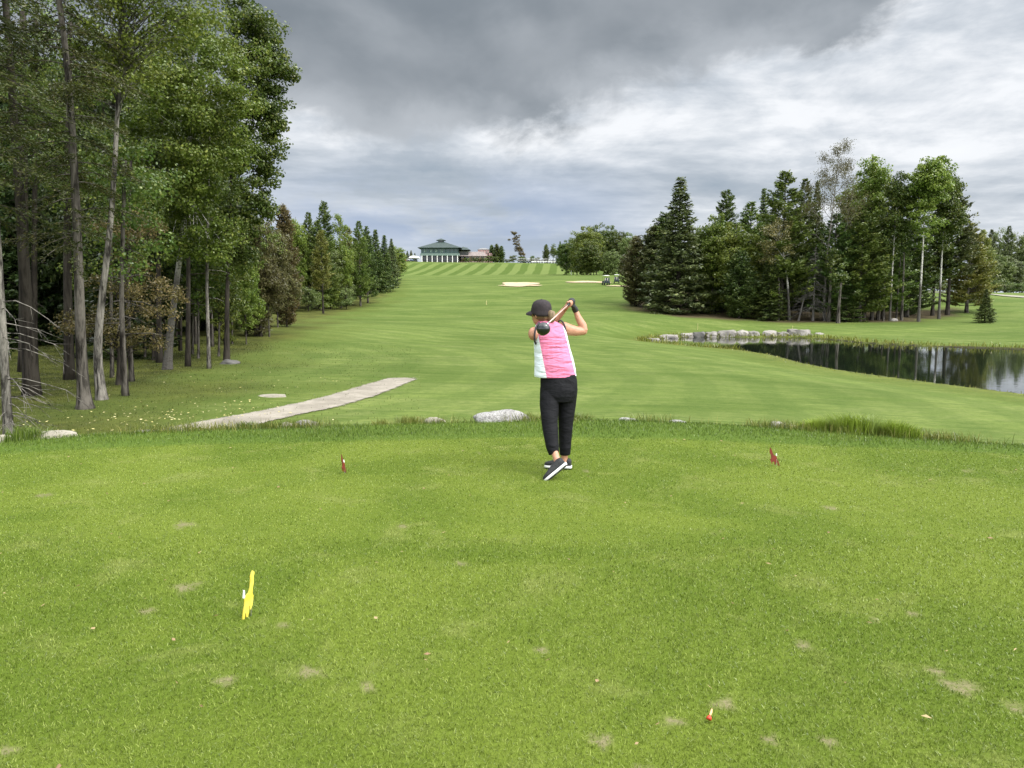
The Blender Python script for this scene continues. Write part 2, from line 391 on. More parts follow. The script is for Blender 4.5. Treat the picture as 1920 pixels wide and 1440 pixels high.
# ------------------------------------------------------------------ ground sheet
ang = np.concatenate([np.arange(-180, -50, 3.), np.arange(-50, 50, .22), np.arange(50, 180, 3.)])
rr = np.concatenate([[.05, .5], np.exp(np.arange(math.log(1.0), math.log(5500), .0135))])
A_, R_ = np.meshgrid(np.radians(ang), rr)
GX = (R_*np.sin(A_)).ravel(); GY = (R_*np.cos(A_)).ravel(); GZ = height(GX, GY)
nr, na = R_.shape
ii, jj = np.meshgrid(np.arange(nr-1), np.arange(na), indexing='ij'); j2 = (jj+1) % na
fc = np.stack([ii*na+jj, ii*na+j2, (ii+1)*na+j2, (ii+1)*na+jj], -1).reshape(-1, 4)
gm = np_mesh('ground', np.stack([GX, GY, GZ], 1), fc[:, ::-1], True)
if gm.polygons[len(gm.polygons)//2].normal.z < 0: gm.flip_normals()
# zones
ge = tee_e(GX, GY)
def px_of(X, Y, Z):
    c, s_ = math.cos(PITCH), math.sin(PITCH); dz = Z-CAMZ
    dep = np.maximum(Y*c-dz*s_, .01); return 960+F*X/dep, 720-F*(Y*s_+dz*c)/dep
DIRT_PX = [(347, 1103, .09), (580, 1262, .075), (685, 1290, .05), (426, 1276, .06), (865, 1056, .06), (1016, 1222, .05), (1127, 1390, .06), (1260, 1355, .05), (346, 985, .10), (278, 1148, .05), (1510, 1212, .06), (1210, 1450, .05), (1905, 1330, .06), (1360, 1320, .06), (1445, 1390, .04), (1553, 1393, .04), (1558, 953, .08), (1820, 883, .08), (530, 1172, .05), (900, 848, .06), (755, 988, .05), (1710, 1150, .05), (1800, 1290, .10), (15, 1410, .05), (1100, 885, .06), (1350, 1000, .05), (1640, 1160, .04), (80, 930, .08), (1755, 1262, .05)]
DIRT = [(*hit(a, b)[:2], r_) for a, b, r_ in DIRT_PX]
def dirt_f(X, Y):
    d = np.zeros(X.shape)
    for a, b, r_ in DIRT:
        q = np.hypot(X-a, (Y-b)*1.2)/(r_*.8); th = np.arctan2(Y-b, X-a)
        d = np.maximum(d, sstep(1.3, .35, q*(1+.25*np.sin(3*th+a*9)+.15*np.sin(5*th))))
    return d
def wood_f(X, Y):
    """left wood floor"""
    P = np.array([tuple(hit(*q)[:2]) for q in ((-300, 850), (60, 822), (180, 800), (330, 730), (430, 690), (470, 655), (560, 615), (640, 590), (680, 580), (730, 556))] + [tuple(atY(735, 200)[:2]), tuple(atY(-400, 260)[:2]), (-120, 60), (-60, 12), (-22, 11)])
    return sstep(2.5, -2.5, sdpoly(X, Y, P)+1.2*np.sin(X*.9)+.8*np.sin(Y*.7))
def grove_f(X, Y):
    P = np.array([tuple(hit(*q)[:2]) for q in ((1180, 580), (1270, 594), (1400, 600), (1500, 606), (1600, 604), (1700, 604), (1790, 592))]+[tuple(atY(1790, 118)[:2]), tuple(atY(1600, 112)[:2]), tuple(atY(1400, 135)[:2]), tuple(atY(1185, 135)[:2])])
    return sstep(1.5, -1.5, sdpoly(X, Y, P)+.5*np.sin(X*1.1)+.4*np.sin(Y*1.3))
def setattr_(me, nm, v):
    a = me.attributes.new(nm, 'FLOAT', 'POINT'); a.data.foreach_set('value', np.asarray(v, np.float32))
front_ = (GY > 0)
setattr_(gm, 'rim', sstep(-.05, .12, ge)*sstep(7, 3.5, ge))
setattr_(gm, 'fair', sstep(3, 7, ge))
setattr_(gm, 'dirt', np.where(front_ & (GY < 13), dirt_f(GX, GY), 0))
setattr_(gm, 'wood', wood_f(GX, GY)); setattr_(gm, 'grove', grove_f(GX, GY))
_ww = wood_f(GX+2.2, GY)*0+np.maximum(wood_f(GX-3.2, GY-1), grove_f(GX, GY+3.5)); setattr_(gm, 'roughcut', np.maximum(_ww, sstep(4.2, 2.6, sdpoly(GX, GY, POND)))*.6)
gsd = sdpoly(GX, GY, POND); setattr_(gm, 'bank', sstep(2.2, .3, gsd)); setattr_(gm, 'mud', sstep(.35, -.1, gsd))
gmat, G, p = mat('turf', rough=.95, spec=.1)
def att(nm): return G.n('ShaderNodeAttribute', attribute_name=nm).outputs['Fac']
c, pos = grass_tint(G, *LAWN)
sx = G.n('ShaderNodeSeparateXYZ', i_0=pos)
PX, PY = sx.outputs[0], sx.outputs[1]
fine = G.noise(pos, 60, 3, .7)
c = G.mix(.55, c, tuple(q*.4 for q in LAWN[0]))
# fairway: fine streaks of mowing in several directions + mottling
fa = G.mix(G.mr(G.noise(pos, .09, 4, .6, .8), .35, .65), (.080, .120, .022), (.142, .188, .044))
st1 = G.noise(G.n('ShaderNodeMapping', i_Vector=pos, i_Scale=(.10, .75, 0), i_Rotation=(0, 0, R(9))).outputs[0], 1., 5, .62, .9)
fa = G.mix(G.m('MULTIPLY', G.mr(st1, .42, .60), .6), fa, (.165, .200, .058))
wave = G.m('SINE', G.m('ADD', G.m('MULTIPLY', G.m('SQRT', G.m('ADD', G.m('POWER', G.m('ADD', PX, 26.), 2.), G.m('POWER', G.m('SUBTRACT', PY, 34.), 2.))), 2.6), G.m('MULTIPLY', G.noise(pos, .12, 2), 5.)))
st2 = G.noise(G.n('ShaderNodeMapping', i_Vector=pos, i_Scale=(.30, 2.4, 0), i_Rotation=(0, 0, R(-14))).outputs[0], 1., 6, .7, 1.2)
fa = G.mix(G.m('MULTIPLY', G.mr(st2, .52, .36), .55), fa, (.045, .078, .012))
fa = G.mix(G.m('MULTIPLY', G.mr(st2, .55, .72), .5), fa, (.21, .225, .085))
fa = G.mix(G.m('MULTIPLY', G.mr(wave, -.4, .4), .34), fa, (.060, .100, .018))
fa = G.mix(G.m('MULTIPLY', G.mr(G.noise(pos, .33, 5, .65, 1.), .52, .72), .4), fa, (.185, .205, .075))
fa = G.mix(G.m('MULTIPLY', G.mr(G.noise(pos, 3.5, 6, .75), .4, .65), .45), fa, (.048, .088, .015))
fa = G.mix(G.m('MULTIPLY', G.mr(G.noise(pos, 11, 6, .8), .48, .68), .4), fa, (.175, .205, .065))
fa = G.mix(G.m('MULTIPLY', att('roughcut'), G.mr(G.noise(pos, .8, 4, .7), .2, .6)), fa, G.mix(G.mr(G.noise(pos, 6, 5, .8), .35, .65), (.045, .078, .012), (.125, .145, .028)))
patch = G.noise(G.n('ShaderNodeMapping', i_Vector=pos, i_Scale=(.05, .11, 0), i_Rotation=(0, 0, R(-24))).outputs[0], 1., 5, .6, 1.2)
fa = G.mix(G.m('MULTIPLY', G.mr(patch, .50, .62), .32), fa, (.052, .088, .014))
# striped slope below the clubhouse
ang_s = G.m('SUBTRACT', PX, G.m('MULTIPLY', PY, .06))
sl = G.mr(G.m('SINE', G.m('ADD', G.m('MULTIPLY', ang_s, 2*math.pi/5.7), G.m('MULTIPLY', G.noise(pos, .05, 2), 1.5))), -.25, .25)
sm = G.m('MULTIPLY', G.mr(PY, 258., 264.), G.mr(PY, 327., 323.))
sm = G.m('MULTIPLY', sm, G.mr(PX, 62., 46.))
fa = G.mix(G.m('MULTIPLY', sm, .85), fa, G.mix(sl, (.062, .10, .016), (.12, .16, .042)))
sl2 = G.mr(G.m('SINE', G.m('MULTIPLY', G.m('ADD', PX, G.m('MULTIPLY', PY, .7)), 2*math.pi/9.)), -.3, .3)
fa = G.mix(G.m('MULTIPLY', G.mr(PY, 326., 329.), .6), fa, G.mix(sl2, (.062, .10, .016), (.12, .16, .042)))
# broad green-on-green bands on the mid fairway and right-hand lawn
bd = G.mr(G.m('SINE', G.m('ADD', G.m('MULTIPLY', G.m('ADD', PY, G.m('MULTIPLY', PX, -.35)), 2*math.pi/13.), G.m('MULTIPLY', G.noise(pos, .03, 2), 7.))), -.4, .4)
fa = G.mix(G.m('MULTIPLY', G.m('MULTIPLY', G.mr(PY, 60., 85.), G.mr(PY, 250., 230.)), G.m('MULTIPLY', bd, .24)), fa, (.05, .092, .015))
c = G.mix(att('fair'), c, fa)
rim = G.mix(G.mr(fine, .3, .7), (.05, .09, .012), (.10, .15, .025))
c = G.mix(att('rim'), c, rim)
wd = G.mix(G.mr(G.noise(pos, .5, 6, .7, .4), .35, .65), (.045, .054, .012), (.095, .105, .022))  # moss and leaf litter, darkened further to stand in for canopy shade
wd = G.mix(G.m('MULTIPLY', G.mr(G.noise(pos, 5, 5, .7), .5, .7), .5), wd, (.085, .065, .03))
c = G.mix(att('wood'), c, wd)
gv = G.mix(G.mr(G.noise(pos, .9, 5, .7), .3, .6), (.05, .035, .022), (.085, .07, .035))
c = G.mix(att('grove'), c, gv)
c = G.mix(G.m('MULTIPLY', att('bank'), .7), c, G.mix(G.mr(G.noise(pos, 1.2, 4, .6), .4, .6), (.13, .15, .03), (.085, .10, .028)))
c = G.mix(att('mud'), c, (.035, .03, .02))
c = G.mix(G.m('MULTIPLY', att('dirt'), G.mr(G.noise(pos, 35, 5, .8), .3, .55)), c, G.mix(fine, (.12, .11, .055), (.26, .23, .13)))
G.set(p.inputs['Base Color'], c)
bh = G.m('ADD', G.noise(pos, 14, 5, .7), G.m('MULTIPLY', fine, .4))
G.set(p.inputs['Normal'], G.n('ShaderNodeBump', i_Strength=.6, i_Distance=.04, i_Height=bh).outputs[0])
tag(link('ground', gm, gmat), kind='structure')

# water
wm, G, p = mat('pond_water', (.008, .012, .008), .02)
p.inputs['IOR'].default_value = 1.33; p.inputs['Specular IOR Level'].default_value = .75
gp = G.n('ShaderNodeNewGeometry').outputs['Position']
G.set(p.inputs['Normal'], G.n('ShaderNodeBump', i_Strength=.05, i_Distance=.05, i_Height=G.noise(G.n('ShaderNodeMapping', i_Vector=gp, i_Scale=(.6, 1.6, 1)).outputs[0], 1.6, 3, .5)).outputs[0])
cen = POND.mean(0); wv = [(cen[0], cen[1], WATER)]
for q in POND:
    dv = q-cen; L_ = np.linalg.norm(dv); q2 = cen+dv*(1+1.2/L_); wv.append((q2[0], q2[1], WATER))
n_ = len(POND)
wme = bpy.data.meshes.new('water'); wme.from_pydata([], [], [])
bm = bmesh.new(); vs = [bm.verts.new(v) for v in wv[1:]]; fce = bm.faces.new(vs); bmesh.ops.triangulate(bm, faces=[fce]); bmesh.ops.recalc_face_normals(bm, faces=bm.faces)
for f_ in bm.faces:
    if f_.normal.z < 0: f_.normal_flip()
bm.to_mesh(wme); bm.free()
tag(link('water', wme, wm), kind='structure')

# draped sheets: cart path, sand bunkers, far paths
def drape(name, left, right, m_, off=.03, nx=8, sub=14, wob=.0, fade=0):
    """surface between two polylines of ground points"""
    def res(P, n):
        P = np.array([tuple(q)[:2] for q in P]); s_ = np.r_[0, np.cumsum(np.hypot(*np.diff(P, axis=0).T))]; t = np.linspace(0, s_[-1], n)
        return np.stack([np.interp(t, s_, P[:, 0]), np.interp(t, s_, P[:, 1])], 1)
    n = sub*len(left); Lp, Rp = res(left, n), res(right, n)
    if wob:
        k = np.arange(n)
        for P, ph in ((Lp, 0), (Rp, 2.)):
            P[:, 0] += wob*(np.sin(k*.9+ph)+.6*np.sin(k*2.3+ph)); P[:, 1] += wob*np.sin(k*1.3+ph)
    tt = np.linspace(0, 1, nx+1)[None, :, None]
    G_ = Lp[:, None]*(1-tt)+Rp[:, None]*tt; X, Y = G_[..., 0].ravel(), G_[..., 1].ravel()
    Z = height(X, Y)+off
    i, j = np.meshgrid(np.arange(n-1), np.arange(nx), indexing='ij'); k = nx+1
    fc = np.stack([i*k+j, i*k+j+1, (i+1)*k+j+1, (i+1)*k+j], -1).reshape(-1, 4)
    me = np_mesh(name, np.stack([X, Y, Z], 1), fc, True)
    if me.polygons[0].normal.z < 0: me.flip_normals()
    if fade:
        ti = np.arange(n)[:, None]*np.ones((1, nx+1)); tj = np.ones((n, 1))*np.arange(nx+1)[None]
        a = me.attributes.new('edge', 'FLOAT', 'POINT'); a.data.foreach_set('value', np.minimum(np.minimum(tj, nx-tj)/fade, np.minimum(ti, n-1-ti)/(sub*.9)).clip(0, 1).ravel().astype(np.float32))
    return tag(link(name, me, m_), kind='structure')
def fade_edges(m_, G, p, pos):
    ed = G.n('ShaderNodeAttribute', attribute_name='edge').outputs['Fac']
    k = G.mr(G.m('ADD', ed, G.m('MULTIPLY', G.m('SUBTRACT', G.noise(pos, 7, 6, .8), .5), 1.5)), .15, .4)
    mx = G.n('ShaderNodeMixShader', i_0=k, i_1=G.n('ShaderNodeBsdfTransparent').outputs[0], i_2=p.outputs[0])
    o = [q for q in G.nt.nodes if q.type == 'OUTPUT_MATERIAL'][0]; G.set(o.inputs[0], mx.outputs[0])
pathm, G, p = mat('path_gravel', rough=.95, spec=.1)
pathf, Gf, pf = mat('path_far', (.24, .23, .17), .95)
pos = G.n('ShaderNodeNewGeometry').outputs['Position']
f1 = G.noise(pos, 1.1, 6, .65, .5); f2 = G.noise(pos, 30, 4, .8)
c = G.mix(G.mr(f1, .35, .65), (.25, .225, .185), (.38, .345, .29)); c = G.mix(G.m('MULTIPLY', G.mr(f2, .3, .7), .4), c, (.16, .145, .12))
G.set(p.inputs['Base Color'], c); G.set(p.inputs['Normal'], G.n('ShaderNodeBump', i_Strength=.5, i_Distance=.02, i_Height=f2).outputs[0])
fade_edges(pathm, G, p, pos)
H = lambda *a: [hit(*q) for q in a]
def back(P, k=1.6): return [P[0]+(P[0]-P[1])*k]+P
drape('cart_path', back(H((405, 785), (480, 772), (560, 755), (620, 740), (680, 722), (725, 709.5), (783, 708.3))), back(H((520, 790), (575, 777), (640, 764), (705, 745), (750, 727), (775, 716), (789, 710)), 2.6), pathm, .025, 16, 14, .012, fade=4)
sandm = varmat('bunker_sand', (.40, .31, .19), (.50, .40, .26), 1.5, .95, .2)
def blob(name, px, py, rx, ry, m_, seed=0, off=.12, pw=1.):
    c_ = hit(px, py); n = 40; v = [(c_.x, c_.y)]
    for ring in (.5, 1.):
        for k in range(n):
            a = 2*math.pi*k/n; q = 1+.14*math.sin(3*a+seed)+.1*math.sin(5*a+2*seed)
            v.append((c_.x+rx*ring*q*math.cos(a), c_.y+ry*ring*q*math.sin(a)))
    v = np.array(v); Z = height(v[:, 0], v[:, 1])+off
    f = [(0, 1+k, 1+(k+1) % n) for k in range(n)]; f += [(1+k, 1+n+k, 1+n+(k+1) % n) for k in range(n)]+[(1+k, 1+n+(k+1) % n, 1+(k+1) % n) for k in range(n)]
    me = np_mesh(name, np.c_[v, Z], np.array(f)); 
    if me.polygons[0].normal.z < 0: me.flip_normals()
    return tag(link(name, me, m_), kind='structure')
blob('sand_bunker', 973, 533.5, 3.4, 6.5, sandm, 1)
blob('sand_bunker', 955, 536, 2.2, 1.2, sandm, 2, .14); blob('sand_bunker', 998, 536.5, 1.9, 1.1, sandm, 4, .15)
blob('sand_bunker', 1103, 529.5, 4.6, 2.2, sandm, 3); blob('sand_bunker', 1163, 537, 2.3, 1.5, sandm, 5)
drape('path', H((1905+60, 562), (1880, 556), (1800, 550), (1740, 549)), H((1905+60, 559), (1880, 553.5), (1800, 548.5), (1740, 548)), pathf, .12, 2, 8)
drape('path', [atY(1050, 338), atY(1062, 320), atY(1078, 296), atY(1092, 280)], [atY(1064, 338), atY(1075, 320), atY(1086, 297), atY(1097, 280)], pathf, .18, 3, 8)

# ------------------------------------------------------------------ grass blades (uncountable: stuff)
def blades(name, X, Y, L_, Wd, m_, seed=0, lean=.5, zoff=-.004, label=None):
    rg = np.random.default_rng(seed); n = len(X); Z = height(X, Y)+zoff
    a = rg.uniform(0, 2*np.pi, n); t = rg.uniform(.05, lean, n)+rg.random(n)**3*.5; b = rg.uniform(0, 2*np.pi, n)
    dx, dy = np.cos(a)*Wd/2, np.sin(a)*Wd/2
    lx, ly, lz = np.cos(b)*np.sin(t)*L_, np.sin(b)*np.sin(t)*L_, np.cos(t)*L_
    V = np.empty((n, 5, 3))
    V[:, 0] = np.stack([X-dx, Y-dy, Z], 1); V[:, 1] = np.stack([X+dx, Y+dy, Z], 1)
    V[:, 2] = np.stack([X+dx*.8+lx*.45, Y+dy*.8+ly*.45, Z+lz*.6], 1); V[:, 3] = np.stack([X-dx*.8+lx*.45, Y-dy*.8+ly*.45, Z+lz*.6], 1)
    V[:, 4] = np.stack([X+lx*1.15, Y+ly*1.15, Z+lz*.95], 1)
    base = np.arange(n)[:, None]*5
    F3 = np.concatenate([base+np.array([[0, 1, 2]]), base+np.array([[0, 2, 3]]), base+np.array([[3, 2, 4]])], 0)
    me = np_mesh(name, V.reshape(-1, 3), F3)
    return tag(link(name, me, m_), kind='stuff', label=label)
rg = np.random.default_rng(5)
bm_lawn = blade_mat('lawn_blade', LAWN)
# lawn of the tee
N = 560000
Yr = (rg.random(N)*(9.3**.45-1.3**.45)+1.3**.45)**(1/.45)
Xr = (rg.random(N)*2-1)*(Yr*.78+.6)
k = (tee_e(Xr, Yr) < .05) & (rg.random(N) > .93*dirt_f(Xr, Yr)); Xr, Yr = Xr[k], Yr[k]
blades('lawn_grass', Xr, Yr, rg.uniform(.009, .021, len(Xr))*(1+.25*(Yr < 5)), .0033*(Yr/3)**.7*rg.uniform(.7, 1.3, len(Xr)), bm_lawn, 1, .9)
# longer collar of grass behind the tee
RIMC = ((.070, .122, .014), (.125, .190, .024), (.19, .24, .05)); bm_rim = blade_mat('rim_blade', RIMC)
N = 260000; Xr = rg.uniform(-9.5, 10, N); Yr = rg.uniform(5.2, 12.2, N); e_ = tee_e(Xr, Yr)
wc_ = wcol(Xr); k = (e_ > .0) & (e_ < wc_+2.) & (rg.random(N) < np.where(e_ < wc_+.5, 1, .35)); Xr, Yr, e_ = Xr[k], Yr[k], e_[k]
blades('rim_grass', Xr, Yr, rg.uniform(.024, .048, len(Xr))*(.6+.5*sstep(0, .4, e_)+.35*np.clip(np.sin(Xr*2.1)+.5*np.sin(Xr*5.3), 0, 1)), .005+0*Xr, bm_rim, 2, .75)
# weedy, yellowing fringe on the outer lip
bm_weed = blade_mat('weed_blade', ((.10, .13, .02), (.16, .19, .035), (.27, .24, .08)))
N = 26000; Xr = rg.uniform(-9.5, 10, N); e0 = wcol(Xr)+.45+rg.normal(0, .2, N); Yr = -4+12.7*np.sqrt(np.clip(1-(Xr/14.)**2, 0, 1))*(1+e0/12.7)
k = np.clip(.35+.5*np.sin(Xr*1.7+1)+.35*np.sin(Xr*4.1)+.3*(np.abs(Xr-4) < 1), 0.03, 1) > rg.random(N); Xr, Yr = Xr[k], Yr[k]
blades('weed_fringe', Xr, Yr, rg.uniform(.05, .17, len(Xr)), .006+0*Xr, bm_weed, 3, .55)
# tall tussocks
def lipx(px):
    X = 0.
    for _ in range(20): X = (px-960)/F*(-4+(12.7+wcol(X)+.3)*math.sqrt(1-(X/14.)**2))
    return float(X)
def tussock(px0, px1, e0, e1, Lh, n, seed, m_, nm='tall_grass'):
    r_ = np.random.default_rng(seed); 
    X0, X1 = lipx(px0), lipx(px1)
    X = r_.uniform(X0, X1, n); Y = -4+12.7*np.sqrt(1-(X/14.)**2)*(1+(r_.uniform(e0, e1, n)-1.5+wcol(X)+.25)/12.7)
    t = (X-X0)/(X1-X0); L_ = Lh*r_.uniform(.55, 1, n)*(.35+.65*np.sin(np.pi*np.clip(t, .03, .97))**.6)
    return blades(nm, X, Y, L_, .007+0*X, m_, seed, .7)
bm_tuft = blade_mat('tuft_blade', ((.13, .20, .02), (.20, .28, .03), (.26, .32, .05)))
tussock(1520, 1730, 1.4, 2.1, .34, 3600, 11, bm_tuft)
tussock(385, 500, 1.6, 2.1, .16, 700, 12, bm_rim); tussock(0, 60, 1.4, 2.2, .26, 600, 13, bm_rim)
tussock(1060, 1110, 1.5, 2., .17, 420, 14, bm_rim); tussock(690, 830, 1.6, 2.1, .18, 1000, 15, bm_weed)
# rough grass in the left wood and along the fairway edge
N = 70000; Yr = rg.uniform(13, 48, N); Xr = -rg.uniform(.12, .95, N)*Yr
wf = wood_f(Xr, Yr); k = rg.random(N) < .12+.88*wf; Xr, Yr = Xr[k], Yr[k]
bm_wood = blade_mat('wood_blade', ((.045, .065, .012), (.095, .12, .022), (.14, .14, .04)))
blades('rough_grass', Xr, Yr, rg.uniform(.03, .085, len(Xr)), .0045*(Yr/8), bm_wood, 4, .9)
# rank grass on the pond bank
N = 70000; Xr = rg.uniform(12, 62, N); Yr = rg.uniform(28, 96, N); s_ = sdpoly(Xr, Yr, POND)
k = (s_ > -.35) & (s_ < 1.8) & ((Yr > 60) | (rg.random(N) < .35)) & (rg.random(N) < sstep(1.5, .2, s_)); Xr, Yr, s_ = Xr[k], Yr[k], s_[k]
bm_bank = blade_mat('bank_blade', ((.12, .15, .02), (.20, .22, .035), (.26, .23, .07)))
blades('bank_grass', Xr, Yr, rg.uniform(.2, .6, len(Xr))*np.where(Yr > 60, 1, .3), .06*(Yr/70), bm_bank, 6, .5, zoff=-.02)
# fallen leaves under the birches
c0_ = hit(300, 785); N = 170
X = np.r_[rg.normal(c0_.x, 1.5, N), rg.uniform(-16, -6, 110)]; Y = np.r_[rg.normal(c0_.y+.4, 1.1, N), rg.uniform(14, 30, 110)]
bm_leaf = varmat('dry_leaf', (.42, .36, .12), (.55, .5, .28), 3)
n = len(X); a = rg.uniform(0, 6.28, n); L_ = rg.uniform(.025, .045, n); Z = height(X, Y)+rg.uniform(.04, .07, n)
V = np.stack([np.stack([X+L_*np.cos(a+q)*m_, Y+L_*np.sin(a+q)*m_, Z+rg.uniform(-.012, .012, n)], 1) for q, m_ in ((0, 1), (1.57, .6), (3.14, 1), (4.71, .6))], 1)
tag(link('fallen_leaves', np_mesh('fallen_leaves', V.reshape(-1, 3), np.arange(n*4).reshape(-1, 4)), bm_leaf), kind='stuff')

# bits of leaf, straw and clipping strewn on the tee
N = 230; X = rg.uniform(-5.5, 6, N); Y = rg.uniform(2.4, 8.6, N); a = rg.uniform(0, 6.28, N); L_ = rg.uniform(.006, .020, N); asp = rg.choice([.15, .5, .7], N, p=[.5, .3, .2]); Z = height(X, Y)+rg.uniform(.012, .028, N)
V = np.stack([np.stack([X+L_*np.cos(a+q)*(1 if m_ else asp), Y+L_*np.sin(a+q)*(1 if m_ else asp), Z+rg.uniform(-.004, .004, N)], 1) for q, m_ in ((0, 1), (1.57, 0), (3.14, 1), (4.71, 0))], 1)
tag(link('leaf_litter', np_mesh('leaf_litter', V.reshape(-1, 3), np.arange(N*4).reshape(-1, 4)), varmat('litter', (.34, .26, .13), (.20, .12, .06), 2)), kind='stuff')

# ------------------------------------------------------------------ tree building blocks
def quads(C, A, Nn, L_, Wd, fold=.0):
    """elongated leaf quads: centre C, long axis A, normal Nn"""
    A = A/np.linalg.norm(A, axis=1, keepdims=True); B = np.cross(Nn, A); B /= np.linalg.norm(B, axis=1, keepdims=True)+1e-9
    L_ = L_[:, None]/2; Wd = Wd[:, None]/2
    V = np.stack([C-A*L_, C+B*Wd-A*L_*.1, C+A*L_, C-B*Wd-A*L_*.1], 1)
    return V.reshape(-1, 3)
def rdir(rg, n):
    v = rg.normal(size=(n, 3)); return v/np.linalg.norm(v, axis=1, keepdims=True)
def crown_mesh(name, V): return np_mesh(name, V, np.arange(len(V)).reshape(-1, 4))
def interp_path(path, t):
    P = np.array(path, float); s_ = np.linspace(0, 1, len(P)); return np.array([np.interp(t, s_, P[:, i]) for i in range(3)])
def smooth_path(pts, n=14):
    P = np.array(pts, float); s_ = np.linspace(0, 1, len(P)); t = np.linspace(0, 1, n)
    Q = np.stack([np.interp(t, s_, P[:, i]) for i in range(3)], 1)
    for _ in range(3): Q[1:-1] = (Q[:-2]+2*Q[1:-1]+Q[2:])/4
    return Q
def trunk_tube(mb, path, r0, r1, seg=10, flare=.45, mi=0):
    n = len(path); t = np.linspace(0, 1, n); rad = r0*(1-t)+r1*t; rad = rad*(1+flare*np.exp(-t*n*.9)); mb.tube(path, list(rad), seg, mi); return rad
def decid(seed, path, r0, ells, ncl, nleaf, leaf, clr=.6, r1=.03, spread=1., zsq=.62, branches=True, start=.15):
    """tree in local coords. ells: (cx,cy,cz,rx,ry,rz,weight)"""
    rg = np.random.default_rng(seed); mb = MB(); P = smooth_path(path, 16); trunk_tube(mb, P, r0, r1)
    Wt = np.array([q[6] for q in ells], float); Wt /= Wt.sum(); C = []
    which = rg.choice(len(ells), ncl, p=Wt)
    for k in which:
        q = ells[k]; v = rdir(rg, 1)[0]; rad = rg.random()**(1/2.2)
        C.append((q[0]+v[0]*q[3]*rad, q[1]+v[1]*q[4]*rad, q[2]+v[2]*q[5]*rad))
    C = np.array(C); zt = P[-1, 2]
    if branches:
        for i in range(0, ncl, max(1, ncl//70)):
            c = C[i]; h = max(P[0, 2]+start*zt, min(zt*.97, c[2]-rg.uniform(.15, .45)*math.hypot(c[0], c[1])-.3))
            j = np.searchsorted(P[:, 2], h); j = min(max(j, 1), len(P)-1); f_ = (h-P[j-1, 2])/(P[j, 2]-P[j-1, 2]+1e-6); b = P[j-1]*(1-f_)+P[j]*f_
            mid = (b+c)/2+np.array([0, 0, .12*np.linalg.norm(c-b)])+rg.normal(0, .08, 3)
            rr_ = max(.012, r0*.22*(1-h/zt)+.012)
            mb.tube([b, (b*.55+mid*.45), mid, c], [rr_, rr_*.8, rr_*.55, .006], 5, caps=False)
    n = ncl*nleaf; ci = np.repeat(np.arange(ncl), nleaf); cr = rg.uniform(.6, 1.3, ncl)*clr
    off = rdir(rg, n)*(rg.random(n)**.45)[:, None]*cr[ci][:, None]*np.array([spread, spread, zsq])
    CC = C[ci]+off; Nn = off/np.linalg.norm(off, axis=1, keepdims=True)*.6+rdir(rg, n)*.7+np.array([0, 0, .45]); Nn /= np.linalg.norm(Nn, axis=1, keepdims=True)
    L_ = leaf*rg.uniform(.7, 1.3, n)
    return mb.mesh('trunk'), crown_mesh('crown', quads(CC, np.cross(Nn, rdir(rg, n))+1e-4, Nn, L_, L_*.75))
